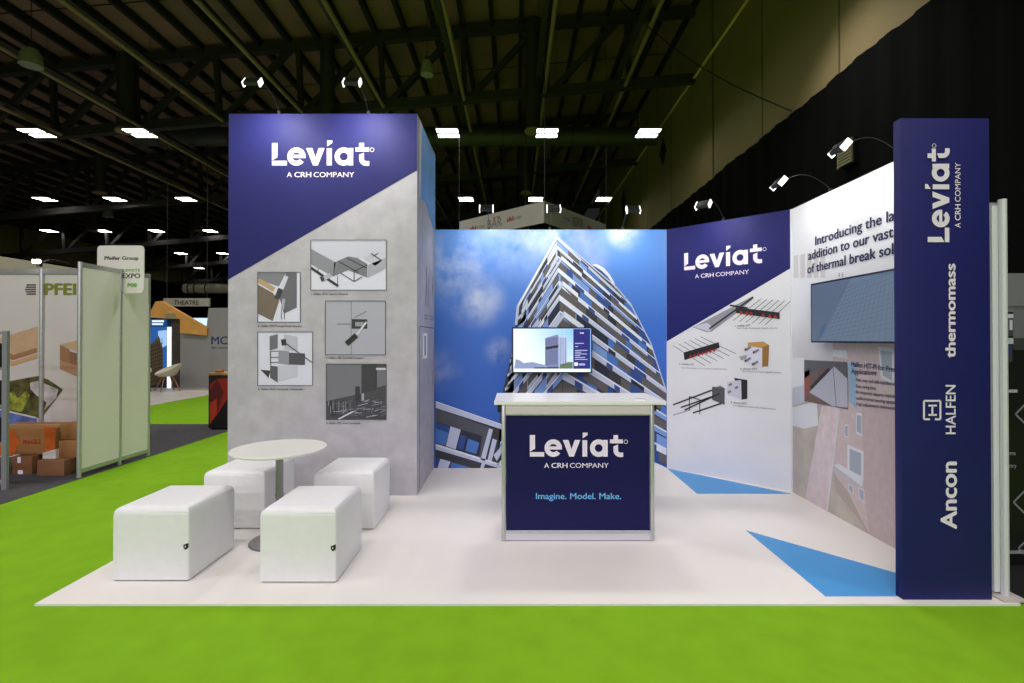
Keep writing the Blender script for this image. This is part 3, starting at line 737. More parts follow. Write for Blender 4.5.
# ------------------------------------------------------------------ counter
kx0, kx1, ky = -.099, 1.027, 3.772
ct = root('reception_counter', ((kx0+kx1)/2, ky+.25, .012), 'white topped counter with navy logo front panel in the middle of the stand', 'counter')
CNAVY = mat('navy_counter_panel', (24, 21, 78), rough=.4, spec=.2)
FRO = mat('frosted_white', (236, 226, 234), rough=.4)
tz = at_y(580, 404.8, 3.75).z
MB().prism([(-.153, 3.75, tz), (1.107, 3.75, tz), (1.107, 4.36, tz), (-.153, 4.36, tz)], (0, 0, .022), LAM).build('worktop', ct)
zt = tz-.002
for x in (kx0, kx1-.03):
    MB().box((x, ky, .012), (x+.03, ky+.035, zt), ALU, .006).build('post', ct)
    MB().box((x, ky+.46, .012), (x+.03, ky+.495, zt), ALU, .006).build('post', ct)
zf = at_y(580, 414.8, ky).z; zb = at_y(580, 531, ky).z
MB().box((kx0+.03, ky+.004, zf), (kx1-.03, ky+.02, zt), FRO).build('top_fascia', ct)
MB().box((kx0+.03, ky+.004, .02), (kx1-.03, ky+.02, zb), fr('kick_white', (206, 208, 218))).build('kick_strip', ct)
MB().box((kx0+.034, ky+.012, zb), (kx1-.034, ky+.02, zf), CNAVY).build('front_panel', ct)
for a, b in ((kx0+.004, kx0+.012), (kx1-.012, kx1-.004)): MB().box((a, ky+.035, .03), (b, ky+.46, zt), FRO).build('side_panel', ct)
MB().box((kx0+.012, ky+.03, .42), (kx1-.012, ky+.46, .438), LAM).build('shelf', ct)
for z in (zf, zb-.012): MB().box((kx0+.03, ky, z-.004), (kx1-.03, ky+.012, z+.008), ALU).build('trim_rail', ct)
MB().box((kx0-.03, ky+.02, zt-.06), (kx0, ky+.10, zt), BLACKP).build('bracket', ct)
MB().box((kx1, ky+.02, zt-.05), (kx1+.02, ky+.10, zt), BLACKP).build('bracket', ct)
g0 = at_z(640, 399.6, tz+.022)
MB().lathe([(.045, 0), (.043, .006), (.02, .008)], (g0.x, g0.y, tz+.022), fr('grommet_white', (250, 250, 250), rough=.2), n=28).build('cable_grommet', ct)
pk = Plane((0, ky+.012, 0), (1, 0, 0)); P = Print(pk); o = pk.px(529.8, 456.5); e = pk.px(515+820/7.59, 456.5)
P.logo(WLET, o, (1, 0), (e[0]-o[0])/767, 2); P.build('logo_lettering', ct)
P = Print(pk); P.text_px(fr('light_blue_ink', (112, 186, 244)), 'Imagine. Model. Make.', (536, 498.9), (621, 498.9), .044, .018); P.build('slogan_lettering', ct)

# ------------------------------------------------------------------ televisions
def tv(name, pl, u0, v0, u1, v1, depth, label, draw, bez=.014):
    a0, b1 = pl.px(u0, v0); a1, b0 = pl.px(u1, v1)
    c = pl.p3((a0+a1)/2, (b0+b1)/2); t = root(name, pl.p3((a0+a1)/2, b0), label, 'television')
    lo = [pl.O+pl.X*a+pl.U*b for a, b in ((a0, b0), (a1, b0), (a1, b1), (a0, b1))]
    MB().prism(lo, -pl.N*depth, BLACKP).build('housing', t)
    m = [pl.O+pl.X*a+pl.U*b-pl.N*depth for a, b in ((a0+.25, b0+.12), (a1-.25, b0+.12), (a1-.25, b1-.12), (a0+.25, b1-.12))]
    MB().prism(m, -pl.N*(.058 if pl is pt2 else .082), STEEL).build('wall_bracket', t)
    P = Print(pl); draw(P, a0+bez, b0+bez, a1-bez, b1-bez); P.build('screen', t)
    return t
pt2 = None
pt1 = Plane((0, BY-.13, 0), (1, 0, 0))
qt = lambda *pts: [pt1.px(500+x/10.24, 320+y/10.24) for x, y in pts]
def s1(P, a0, b0, a1, b1):
    P.ab(_scr('sky', (150, 196, 246), .95), [(a0, b0), (a1, b0), (a1, b1), (a0, b1)], 0)
    for k in range(14):
        f = k/13; x = 140+k*44; c = (int(236-90*f), int(244-50*f), int(252-8*f))
        for r_ in range(6):
            h_ = r_/5; c2 = tuple(int(c[q]+(246-c[q])*h_*.55) for q in range(3))
            P.ab(_scr('sky_%d_%d' % (k, r_), c2, .95), qt((x, 92+r_*68), (x+44, 92+r_*68), (x+44, 160+r_*68), (x, 160+r_*68)), 1)
    P.ab(_scr('white', (250, 252, 255), .95), qt((145, 500), (920, 500), (920, 530), (145, 530)), 5)
    P.ab(_scr('navy', (44, 42, 120), .9), qt((750, 92), (924, 92), (924, 500), (750, 500)), 3)
    P.ab(_scr('tower', (126, 132, 176), .9), qt((462, 185), (580, 150), (600, 160), (600, 490), (462, 480)), 3); P.ab(_scr('tower_lit', (176, 190, 226), .9), qt((600, 160), (685, 180), (685, 470), (600, 490)), 3)
    for i in range(11):
        for j in range(5): P.ab(_scr('window', (30, 28, 46), .9), qt((466+j*26, 200+i*25-j*5), (480+j*26, 197+i*25-j*5), (480+j*26, 210+i*25-j*5), (466+j*26, 213+i*25-j*5)), 4)
        for j in range(3): P.ab(_scr('window', (30, 28, 46), .9), qt((612+j*26, 185+i*26), (624+j*26, 188+i*26), (624+j*26, 200+i*26), (612+j*26, 197+i*26)), 4)
    P.ab(_scr('window', (30, 28, 46), .9), qt((466, 280), (600, 255), (600, 275), (466, 300)), 5)
    P.ab(_scr('green', (96, 116, 92), .9), qt((605, 490), (620, 455), (700, 430), (745, 430), (745, 498), (605, 498)), 4)
    P.ab(_scr('town', (140, 150, 190), .9), qt((145, 498), (160, 400), (200, 410), (240, 440), (330, 430), (460, 460), (460, 498)), 3)
    P.ab(_scr('street', (60, 60, 76), .9), qt((350, 485), (600, 480), (600, 498), (350, 498)), 5)
    W = _scr('white', (250, 252, 255), .95); P.text(W, 'Leviat', qt((820, 138))[0], (1, 0), .042, .014, .06, 5)
    T = _scr('lines', (170, 172, 214), .9)
    for y, x1 in ((240, 858), (272, 800), (312, 895), (330, 830), (348, 890), (366, 820), (384, 870), (404, 895)): P.ab(T, qt((768, y-5), (x1, y-5), (x1, y+4), (768, y+4)), 5)
    P.ab(W, qt((762, 435), (795, 435), (795, 468), (762, 468)), 5); P.ab(T, qt((805, 445), (870, 445), (870, 465), (805, 465)), 5)
tv('television', pt1, 512, 327.3, 592.2, 373.2, .045, 'wall television showing a grey tower block beside a navy strip', s1)
pt2 = Plane((RX-.10, 4.985, 0), (0, -1, 0))
def s2(P, a0, b0, a1, b1):
    P.ab(_scr('blue_grey', (98, 112, 130), .58), [(a0, b0), (a1, b0), (a1, b1), (a0, b1)], 0)
    A = a1-a0; B = b1-b0; T = _scr('blue_facade', (110, 126, 146), .58); Lm = _scr('blue_line', (94, 111, 132), .58)
    P.ab(T, [(a0+.12*A, b0), (a1, b0), (a1, b1-.02), (a0+.52*A, b1)], 1)
    for i in range(15):
        t = i/14; P.line(Lm, (a0+A*(.14+.86*t), b0), (a0+A*(.52+.48*t), b1), .004, 2, pix=False)
        z = b0+B*t; x0 = a0+A*(.12+.40*t)
        if i < 13: P.line(Lm, (x0, z), (a1, max(b0, min(b1, z+.10))), .004, 2, pix=False)
    P.ab(_scr('blue_deep', (74, 98, 138), .62), [(a0+.08*A, b0), (a0+.18*A, b0+.08), (a0+.2*A, b0+.3*B), (a0+.14*A, b0+.25*B)], 3)
t2a = pt2.px(810.5, 283.7); t2b = pt2.px(812, 342)
tv('television', pt2, 810.7, 284.0, 900, 343.6, .04, 'large television with pale blue glass facade image on the white right wall', s2)

# ------------------------------------------------------------------ table and stools
TC = Vector((-1.738, 3.785, .012)); tb = root('bistro_table', TC, 'low round white table on a chrome pedestal among the stools', 'table')
ttz = at_y(278, 448.2, 3.785).z
MB().lathe([(.312, 0), (.325, .004), (.331, .010), (.331, .018), (.327, .022), (0.001, .022)], (TC.x, TC.y, ttz-.018), mat('white_table_top', (228, 226, 220), rough=.35), n=72).build('tabletop', tb)
MB().tube([TC+Vector((0, 0, .02)), (TC.x, TC.y, ttz-.03)], .027, CHROME, n=24).tube([TC+Vector((0, 0, .33)), TC+Vector((0, 0, .35))], .031, CHROME, n=24).build('pedestal', tb)
MB().lathe([(.10, 0), (.10, .012)], (TC.x, TC.y, ttz-.030), ALU, n=32).build('mounting_plate', tb)
MB().lathe([(.20, 0), (.205, .006), (.20, .012), (.13, .02), (.05, .035), (.03, .05)], TC, CHROME, n=64).build('foot', tb)

def stool(x0, x1, y0, y1, h, label, tagged):
    t = root('stool', ((x0+x1)/2, (y0+y1)/2, .012), label, 'stool', 'white cube stools round the table')
    bm = bmesh.new(); bmesh.ops.create_cube(bm, size=1)
    for v in bm.verts: v.co = Vector((x0+(v.co.x+.5)*(x1-x0), y0+(v.co.y+.5)*(y1-y0), .020+(v.co.z+.5)*(h-.020)))
    top = [e for e in bm.edges if all(v.co.z > h-.01 for v in e.verts)]; 
    bmesh.ops.bevel(bm, geom=top, offset=.055, segments=6, profile=.5, affect='EDGES')
    ve = [e for e in bm.edges if abs((e.verts[0].co-e.verts[1].co).normalized().z) > .9]
    bmesh.ops.bevel(bm, geom=ve, offset=.012, segments=3, profile=.5, affect='EDGES')
    MB().bm(bm, VINYL, True).build('upholstery', t)
    MB().box((x0+.012, y0+.012, .012), (x1-.012, y1-.012, .026), GAP).build('base', t)
    # seam welts near the bottom and along the side
    mb = MB().tube([(x0+.006, y0+.006, .024), (x1-.006, y0+.006, .024), (x1-.006, y1-.006, .024), (x0+.006, y1-.006, .024), (x0+.006, y0+.006, .024)], .004, VINYL, n=6)
    mb.build('piping', t)
    if tagged:
        X, Y, Z = x1-.034, y0-.0015, .205
        mb = MB().prism([(X, Y, Z+.030), (X+.030, Y, Z+.042), (X+.030, Y, Z+.012), (X+.014, Y, Z), (X+.002, Y, Z+.010)], (0, .003, 0), BLACKP)
        mb.prism([(X+.009, Y-.0005, Z+.022), (X+.016, Y-.0005, Z+.025), (X+.016, Y-.0005, Z+.016), (X+.009, Y-.0005, Z+.016)], (0, .0004, 0), WLET)
        mb.build('brand_tag', t, label='small black shield shaped tag')
    return t
def sx(u, Y): return (u-515)/F*Y
stool(-2.475, -2.003, 3.154, 3.672, .466, 'front left white cube stool with a small black tag', True)
stool(-1.559, -1.09, 3.133, 3.66, .466, 'white cube stool with black tag in front of the round table', True)
stool(-2.443, -1.96, 4.02, 4.56, .466, 'white cube stool behind the table at its left, against the tower', False)
stool(-1.574, -1.10, 4.005, 4.52, .466, 'white cube stool right of the table, in front of the tower pictures', False)

# ------------------------------------------------------------------ arm lamps on the walls
LENS = mat('lamp_lens', (255, 250, 240), emit=30)
CAPM = mat('lamp_end_cap', (250, 248, 245), emit=1.6, rough=.2)
def arm_lamp(base, n, label, e=22.0, out=.5, rise=.06, aim=.95, head_drop=0, skew=0):
    base = Vector(base); n = Vector(n).normalized(); s = n.cross(Vector((0, 0, 1))).normalized()
    t = root('arm_spotlight', base, label, 'spotlight', 'arm spotlights on the stand walls')
    MB().box(base+Vector((-.014, -.014, -.06)), base+Vector((.014, .014, .035)), BLACKP, .003).build('clamp', t)
    H = base+n*out+Vector((0, 0, rise))+s*skew
    pts = []
    for i in range(11):
        f = i/10; pts.append(base+(H-base)*f+Vector((0, 0, .03+.10*math.sin(PI*f)*(1 if f < 1 else 0))) - Vector((0, 0, .03))*f)
    MB().tube(pts, .0028, fr('arm_metal', (60, 60, 62), metal=.5, rough=.4), n=8).build('arm', t)
    # head: a slim flood light that points back at the wall and down
    d = (-n*1.0+Vector((0, 0, -.85))).normalized(); up = s.cross(d).normalized()
    def bx(a, b, c, A, B, C, m, mb):
        vs = [H+s*x+up*y+d*z for x in (a, A) for y in (b, B) for z in (c, C)]
        return mb.add(vs, [(0, 1, 3, 2), (4, 6, 7, 5), (0, 4, 5, 1), (2, 3, 7, 6), (0, 2, 6, 4), (1, 5, 7, 3)], m)
    mb = MB(); bx(-.065, -.038, -.018, .065, .038, .012, fr('lamp_housing', (40, 42, 42), rough=.4), mb)
    for i in range(6): bx(-.060, -.032+i*.012, -.026, .060, -.027+i*.012, -.018, BLACKP, mb)
    mb.build('lamp_housing', t)
    for q in (-1, 1):
        mb = MB(); bx(q*.065, -.042, -.022, q*.074, .042, .022, CAPM, mb); mb.build('end_cap', t)
    mb = MB(); bx(-.060, -.034, .0121, .060, .034, .0126, LENS, mb); mb.build('lens', t)
    l = bpy.data.lights.new('spot', 'SPOT'); l.energy = e; l.spot_size = math.radians(150); l.spot_blend = 1; l.shadow_soft_size = .05; l.color = (1, .975, .95)
    lo = bpy.data.objects.new('spotlight_bulb', l); COL.objects.link(lo); lo.location = H+d*.04
    ad_ = (-n*.75+Vector((0, 0, -1.0*aim))).normalized()
    lo.rotation_euler = ad_.to_track_quat('-Z', 'Y').to_euler()
arm_lamp((-2.263, TY0+.02, TH), (0, -1, 0), 'left one of two arm spotlights above the tall tower', 24)
arm_lamp((-1.405, TY0+.02, TH), (0, -1, 0), 'right one of two arm spotlights above the tall tower', 24)
E_ = 8
arm_lamp((-.30, BY+.04, HT), (0, -1, 0), 'arm spotlight at the left end of the back wall, before the banner word BAR', E_, .6, .10)
arm_lamp((.405, BY+.04, HT), (0, -1, 0), 'arm spotlight above the middle of the back wall, below the banner peak', E_, .6, .10)
arm_lamp((1.25, BY+.04, HT), (0, -1, 0), 'arm spotlight near the right end of the blue back wall', E_, .55, .10)
m = A0.lerp(A1, .49)-pa.N*.03; arm_lamp((m.x, m.y, HT), pa.N, 'arm spotlight over the angled navy topped wall', E_, .50, .08)
arm_lamp((RX+.03, 4.416, HT), (-1, 0, 0), 'glowing arm spotlight over the middle of the white right wall', 4.5, .45, .08)
arm_lamp((RX+.03, 3.60, HT), (-1, 0, 0), 'arm spotlight over the right wall beside the sign column', 4.5, .44, .08)

# ------------------------------------------------------------------ hanging bar banner
C0 = at_y(544.7, 200.7, 14.0); C0b = at_y(544.7, 222.5, 14.0); zt, zb = C0.z, C0b.z
Lp = Vector((-1.80, 16.5, 0)); Rp = Vector((3.02, 16.95, 0)); Cp = Vector((C0.x, 14.0, 0)); Bp = Lp+Rp-Cp
bn = root('hanging_banner', (Cp.x, 15.5, zb), 'grey square banner reading BAR hanging from the roof behind the blue wall', 'banner')
BAN = mat('banner_cloth', (172, 166, 164), rough=.8, noise=.03, scale=1)
for i, (a, b) in enumerate(((Lp, Cp), (Cp, Rp), (Rp, Bp), (Bp, Lp))):
    mid = (Lp+Rp)/2; n = ((a+b)/2-mid).normalized()*.03
    MB().prism([a+Vector((0, 0, zb)), b+Vector((0, 0, zb)), b+Vector((0, 0, zt)), a+Vector((0, 0, zt))], -n, BAN).build('banner_side', bn)
for p in (Lp, Cp, Rp, Bp):
    MB().tube([p+Vector((0, 0, zt)), Vector((p.x, p.y, roofz(p.x)-.3))], .012, STEEL, n=6).build('hanging_wire', bn)
BT = fr('banner_grey_ink', (96, 92, 94)); BRD = fr('banner_red_ink', (150, 30, 40))
P = Print(Plane(Lp, Cp-Lp))
P.text_px(BT, 'BAR', (487.5, 228.6), (502, 225.8), .26, 0); P.text_px(BRD, 'apres', (493, 219), (500, 217.3), .07, .03); P.text_px(BRD, 'ski', (507, 222.0), (513.5, 220.2), .13, .07); P.text_px(BT, 'lodge', (514.5, 220), (522, 217.5), .10, 0); P.text_px(BRD, 'ski', (470, 231), (476, 229.4), .13, .07); P.text_px(BT, 'lodge', (477, 229), (485, 227), .10, 0)
P.build('banner_lettering', bn)
P = Print(Plane(Cp, Rp-Cp))
P.text_px(BT, 'BAR', (573, 225.5), (583.5, 229), .26, 0); P.text_px(BRD, 'apres', (575, 218.5), (582, 220.4), .07, .03); P.text_px(BRD, 'ski', (587, 228.5), (591, 229.8), .13, .06); P.text_px(BT, 'ski lodge', (563, 219), (570, 221), .10, 0)
P.build('banner_lettering', bn)

# ventilation grille on the drape
gr = root('vent_grille', (XR-.22, 9.1, 4.60), 'beige louvred grille on the dark wall behind the right spotlight', 'vent')
GM = fr('grille_beige', (120, 112, 84))
MB().box((XR-.24, 8.88, 4.58), (XR-.05, 9.28, 5.02), BLACKP).build('vent_box', gr)
mb = MB()
for i in range(8): mb.box((XR-.27, 8.89, 4.60+i*.053), (XR-.24, 9.27, 4.632+i*.053), GM)
for y in (8.88, 9.26): mb.box((XR-.27, y, 4.58), (XR-.24, y+.02, 5.02), GM)
mb.build('vent_slats', gr)

# ------------------------------------------------------------------ neighbour on the left: partition, sign, back wall
WX = -4.705
pw = root('shell_scheme_wall', (WX, 6.0, .004), 'pale green-grey two panel partition in aluminium frame on the green carpet edge', 'partition wall')
ph = 2.33; ys = (5.535, 6.10, 6.573)
for y in ys: MB().lathe([(.022, 0), (.022, ph)], (WX, y, .004), ALU, n=8, smooth=False).build('post', pw)
for a, b in zip(ys, ys[1:]):
    MB().box((WX-.008, a+.02, .09), (WX+.008, b-.02, ph-.05), mat('partition_green_grey', (240, 234, 232), rough=.55)).build('infill_panel', pw)
    for z in (.05, ph-.045): MB().box((WX-.014, a+.02, z), (WX+.014, b-.02, z+.045), ALU).build('rail', pw)
PBY = 6.30
pb2 = root('shell_scheme_wall', (-6.5, PBY, .004), 'printed timber advert wall with olive lettering behind the cardboard boxes', 'partition wall')
for u in (-30, 42.5, 108): 
    x = sx(u, PBY); MB().lathe([(.024, 0), (.024, 2.36)], (x, PBY-.01, .004), ALU, n=8, smooth=False).build('post', pb2)
MB().box((-9.6, PBY, .05), (WX-.03, PBY+.02, 2.34), fr('advert_paper', (206, 202, 198), noise=.02, scale=1)).build('infill_panel', pb2)
MB().box((-9.6, PBY-.014, 2.30), (WX-.03, PBY+.014, 2.36), ALU).build('rail', pb2)
pp = Plane((0, PBY-.002, 0), (1, 0, 0)); P = Print(pp)
OL = fr('pr_olive', (122, 128, 44)); BRN = fr('pr_stripe_brown', (96, 78, 74))
for i in range(5): P.px(BRN, [(25+abs(i-2)*.8, 284.2+i*2.3), (36, 284.2+i*2.3), (36, 285.6+i*2.3), (25+abs(i-2)*.8, 285.6+i*2.3)], 1)
P.text_px(OL, 'PFEIFER', (45.3, 294.6), (107, 294.6), .135, .05, 1); P.build('logo_lettering', pb2)
qp = S(0, 6.83, 0, 325); P = Print(pp)
W1 = fr('pr_timber', (196, 164, 132), noise=.05); W2 = fr('pr_timber_dark', (160, 118, 82)); W3 = fr('pr_timber_end', (140, 102, 74))
P.px(W1, qp((-60, 110), (0, 90), (255, 10), (255, 165), (90, 210), (0, 160), (-60, 160)), 1); P.px(W2, qp((-60, 160), (0, 165), (90, 205), (255, 155), (255, 185), (85, 240), (0, 190), (-60, 190)), 2); P.px(fr('pr_timber_mid', (200, 160, 112)), qp((-60, 205), (0, 200), (85, 250), (255, 195), (255, 225), (85, 278), (-60, 240)), 3)
P.px(W1, qp((415, 132), (530, 105), (700, 100), (700, 200), (530, 185)), 1); P.px(W2, qp((410, 132), (475, 165), (475, 262), (410, 240)), 2); P.px(W3, qp((478, 180), (700, 240), (700, 340), (478, 262)), 2); P.px(fr('pr_timber_low', (176, 136, 104)), qp((410, 243), (640, 310), (640, 385), (525, 352), (410, 300)), 3)
P.build('printed_timber', pb2)
P = Print(pp)
fm = fr('pr_forest', (66, 66, 34), noise=.7, scale=9); P.px(fm, qp((-80, 420), (0, 395), (260, 348), (330, 372), (430, 440), (285, 635), (230, 630), (60, 590), (-80, 560)), 1)
P.px(fr('pr_smoke', (176, 172, 172), noise=.2, scale=5), qp((205, 395), (260, 380), (400, 440), (385, 500), (300, 585), (320, 530), (250, 480), (210, 440)), 2)
P.px(fr('pr_leaf', (132, 138, 50), noise=.4, scale=14), qp((60, 470), (90, 450), (120, 500), (180, 450), (205, 480), (150, 595), (60, 575)), 2)
P.px(fr('pr_sky_blue', (92, 110, 172), noise=.25, scale=7), qp((-80, 560), (0, 575), (250, 632), (250, 760), (-80, 760)), 3)
P.line(fr('advert_paper2', (215, 212, 206)), *qp((-80, 560), (0, 576)), .02, 4); P.line(fr('advert_paper2', (215, 212, 206)), *qp((0, 576), (252, 634)), .02, 4)
P.build('printed_forest', pb2)
# round cornered name sign
sg = root('name_sign', (-4.68, 6.20, 2.05), 'white rounded sign reading Pfeifer Group standing over the partition top', 'sign')
SY = 6.125; a = at_y(97, 293, SY); b = at_y(144, 245.5, SY)
pts = []; rc = .045
for (cx, cz, a0) in ((b.x-rc, b.z-rc, 0), (a.x+rc, b.z-rc, 90), (a.x+rc, a.z+rc, 180), (b.x-rc, a.z+rc, 270)):
    for i in range(7): t = math.radians(a0+i*15); pts.append((cx+rc*math.cos(t), SY, cz+rc*math.sin(t)))
MB().prism(pts, (0, .012, 0), fr('sign_white', (222, 220, 216))).build('sign_board', sg)
MB().box((WX-.03, SY+.012, 2.2), (WX+.03, SY+.026, 2.36), ALU).build('sign_bracket', sg)
pg = Plane((0, SY, 0), (1, 0, 0)); P = Print(pg)
INK = fr('sign_ink', (30, 30, 36)); GI = fr('sign_green', (120, 178, 60))
P.text_px(INK, 'Pfeifer Group', (104.7, 259.8), (138.5, 259.8), .042, .03); P.text_px(GI, 'OFFSITE', (122.8, 272), (140.2, 272), .036, .01); P.text_px(INK, 'EXPO', (122.8, 278.2), (140.2, 278.2), .056, .03); P.text_px(fr('sign_green_dark', (92, 158, 40)), 'F08', (127.8, 287), (136.8, 287), .044, .04)
P.build('sign_lettering', sg)

# cardboard boxes
KR = mat('cardboard', (158, 112, 64), rough=.85, noise=.05, scale=6); KD = mat('cardboard_dark', (124, 84, 50), rough=.85, noise=.05, scale=6); KO = mat('orange_print', (204, 96, 22), rough=.7); KI = mat('box_red_ink', (170, 60, 30))
def carton(u0, v0, u1, v1, Y, dep, label, m=KR, z0=None, deco=None, rz=0):
    a = at_y(u0, v1, Y); b = at_y(u1, v0, Y); zb_ = a.z if z0 is None else z0
    t = root('cardboard_box', ((a.x+b.x)/2, Y+dep/2, zb_), label, 'box', 'cardboard boxes on the grey carpet')
    MB().box((a.x, Y, zb_), (b.x, Y+dep, b.z), m, .004).build('carton', t)
    MB().box(((a.x), Y+dep/2-.03, b.z), (b.x, Y+dep/2+.03, b.z+.0015), mat('parcel_tape', (176, 138, 88), rough=.3)).build('tape', t)
    if deco: P = Print(Plane((0, Y, 0), (1, 0, 0))); deco(P); P.build('printed_marks', t)
    return t
carton(37, 460.5, 64, 478, 5.60, .30, 'small plain brown box on the carpet, front of the pile', mat('cardboard_mid', (138, 98, 66), rough=.85, noise=.04), .004)
carton(12, 456.5, 32, 476, 5.68, .32, 'brown box with white labels under the big orange printed box', KD, .004, lambda P: (P.rect(WLET, 17.5, 457, 21, 463, 2), P.rect(WLET, 18, 470, 23, 474, 2)))
carton(72, 461, 86, 476, 5.93, .25, 'dark brown box at floor level beside the partition post', KD, .004)
zt_ = at_y(20, 456.5, 5.68).z+.006
def dk(P):
    P.px(KO, [(-10, 428), (14, 430), (20, 442), (13, 456), (-10, 456)], 1); P.px(KO, [(44, 427), (55, 427), (55, 453), (46, 455)], 1)
    P.text_px(KI, 'FRAGILE', (23, 444.5), (41, 443.5), .05, .05, 2)
carton(-16, 428, 55.5, 456.2, 5.75, .42, 'long box with orange hexagon print and red lettering on the pile', KR, zt_, dk)
zq = at_y(50, 460.5, 5.60).z+.004
carton(58.5, 441, 80, 460, 5.72, .40, 'brown box with open pale flaps stacked against the partition', KR, zq)
carton(60, 424, 84, 441, 5.78, .38, 'upper brown box stacked highest against the partition post', KR, at_y(70, 441, 5.72).z+.004)
zz = at_y(45, 460.5, 5.60).z
w0 = at_y(41, 460, 5.66); w1 = at_y(54, 449.5, 5.66)
MB().prism([(w0.x, 5.68, zz+.002), (w1.x, 5.68, zz+.002), (w1.x, 5.68, w1.z), (w0.x, 5.68, w1.z-.04)], (0, .06, 0), fr('white_card', (232, 230, 230))).build('document_tray', label='small white card tray standing on the front cardboard box', cat='tray')

# literature rack at the left edge
rk = root('literature_rack', (-5.5, 5.25, .004), 'grey metal rack with dark leaflets cut off by the left edge', 'rack')
RKM = fr('rack_grey', (150, 154, 158), metal=.3, rough=.4)
rx1 = sx(6, 5.09); rx0 = rx1-.62; rtop = at_y(5, 331, 5.09).z
for x in (rx0, rx1):
    for y in (5.09,): MB().box((x-.025, y-.015, .004), (x+.025, y+.015, rtop), RKM).build('upright', rk)
for z in (.06, .45, .82, 1.19, rtop-.03):
    MB().box((rx0, 5.085, z), (rx1-.02, 5.15, z+.025), RKM).build('shelf', rk)
for z in (.475, .845, 1.215):
    for k in range(3):
        bk = MB().prism([(rx0+.03+k*.19, 5.09, z+.002), (rx0+.19+k*.19, 5.09, z+.002), (rx0+.19+k*.19, 5.12, z+.24), (rx0+.03+k*.19, 5.12, z+.24)], (0, .02, .003), BLACKP)
        lv = {.475: 'bottom', .845: 'middle', 1.215: 'top'}[z]
        if k == 2: bk.build('leaflet_stack', label='black leaflet stack on the %s shelf of the grey rack' % lv, cat='leaflets', group='leaflets in the rack')

# pale partition far behind the advert wall, with a clip light
MB().box((-9.3, 8.5, .004), (-9.2, 12.0, 2.98), fr('pale_wall', (196, 186, 172))).build('side_partition', label='tall beige partition seen above the printed advert wall', cat='partition wall')
cl = at_y(39.5, 262.5, 6.3); t = root('clip_light', cl, 'bright clip light on top of the advert wall near the left edge', 'light')
MB().box(cl+Vector((-.02, -.02, -.05)), cl+Vector((.02, .02, -.0)), BLACKP).tube([cl, cl+Vector((.06, .1, .05)), cl+Vector((.16, .25, .02))], .006, BLACKP, n=6).build('clamp', t)
MB().box(cl+Vector((-.05, -.05, -.01)), cl+Vector((.03, -.01, .03)), LENS, .008).build('lamp_head', t)

# ------------------------------------------------------------------ left background
# theatre sign
TY = 20.0; a = at_y(163.3, 306.2, TY); b = at_y(208.6, 298.2, TY)
th = root('theatre_sign', ((a.x+b.x)/2, TY, a.z), 'hanging pale sign reading THEATRE over the timber gable', 'sign')
MB().box((a.x, TY, a.z), (b.x, TY+.12, b.z), fr('theatre_board', (176, 172, 150), noise=.04)).build('sign_board', th)
for x in (a.x+.1, b.x-.1): MB().tube([(x, TY+.06, b.z), (x, TY+.06, roofz(x)-.3)], .012, STEEL, n=6).build('hanging_wire', th)
P = Print(Plane((0, TY, 0), (1, 0, 0))); P.text_px(INK, 'THEATRE', (174, 304.6), (198.7, 304.9), .17, .03); P.build('sign_lettering', th)
# silver duct
dy = 28.0; a = at_y(185, 288.5, dy); b = at_y(260, 288.5, dy)
dd = MB().tube([(a.x, dy, a.z), (b.x, dy, a.z)], .26, fr('silver_duct', (170, 165, 145), metal=.5, rough=.4), n=24)
for k in (.25, .6, 1.2): dd.tube([(a.x+k, dy, a.z), (a.x+k+.06, dy, a.z)], .28, GAP, n=24)
for k in (.5, 3): dd.tube([(a.x+k, dy, a.z), (a.x+k, dy, roofz(a.x)-.2)], .012, STEEL, n=6)
dd.build('ventilation_duct', label='horizontal silver duct above the theatre sign', cat='duct')
# lit display wall, gable, grey walls
WY = 15.7
def wallbox(u0, v0, u1, v1, Y, th_, m, z0=.004):
    a = at_y(u0, v1, Y); b = at_y(u1, v0, Y); return MB().box((a.x, Y, z0), (b.x, Y+th_, b.z), m)
ld = root('lit_display_wall', (at_y(160, 388, WY).x, WY, .004), 'backlit blue display wall behind the white shell chairs', 'display wall')
wallbox(140, 318.5, 167, 388, WY, .2, fr('display_dark', (28, 50, 84))).build('wall_panel', ld)
wallbox(167, 327, 171, 388, WY-.02, .2, _scr('lightstrip', (226, 240, 255), 1.3)).build('light_strip', ld)
wallbox(171, 318.5, 180, 389, WY, .2, fr('display_brown', (66, 60, 56), noise=.2)).build('dark_panel', ld)
P = Print(Plane((0, WY-.002, 0), (1, 0, 0)))
P.rect(_scr('disp_blue', (40, 90, 160), .8), 142, 327, 167, 372, 1); P.px(_scr('disp_pale', (150, 186, 226), .9), [(158, 331), (167, 330), (167, 345), (159, 350)], 2); P.rect(_scr('disp_head', (24, 70, 120), .8), 142, 319, 167, 327, 1)
for y0, y1, x1 in ((320.2, 322.2, 164), (323.2, 325, 163)): P.rect(_scr('disp_text', (220, 232, 245), .9), 152, y0, x1, y1, 2)
dg_ = fr('lattice', (70, 58, 42)); P.px(fr('lattice_bg', (112, 98, 72)), [(150, 345), (159, 336), (163, 350), (163, 382), (150, 386)], 3)
for i in range(7): P.line(GAP, (150+i*2, 345-i*1.2), (150+i*2, 384), .018, 4)
for i in range(10): P.line(GAP, (150, 348+i*3.8), (163, 343+i*3.9), .018, 4)
P.build('lit_poster', ld)
gb = [at_y(u, v, WY-.155) for u, v in ((149, 314), (155.5, 301.5), (161, 301), (207, 328), (206.5, 335.5), (180, 332.8), (180, 319), (149, 317.5))]
gbl = root('timber_gable', (gb[4].x-1, WY-.155, gb[7].z), 'orange timber gable fascia under the theatre sign', 'timber gable')
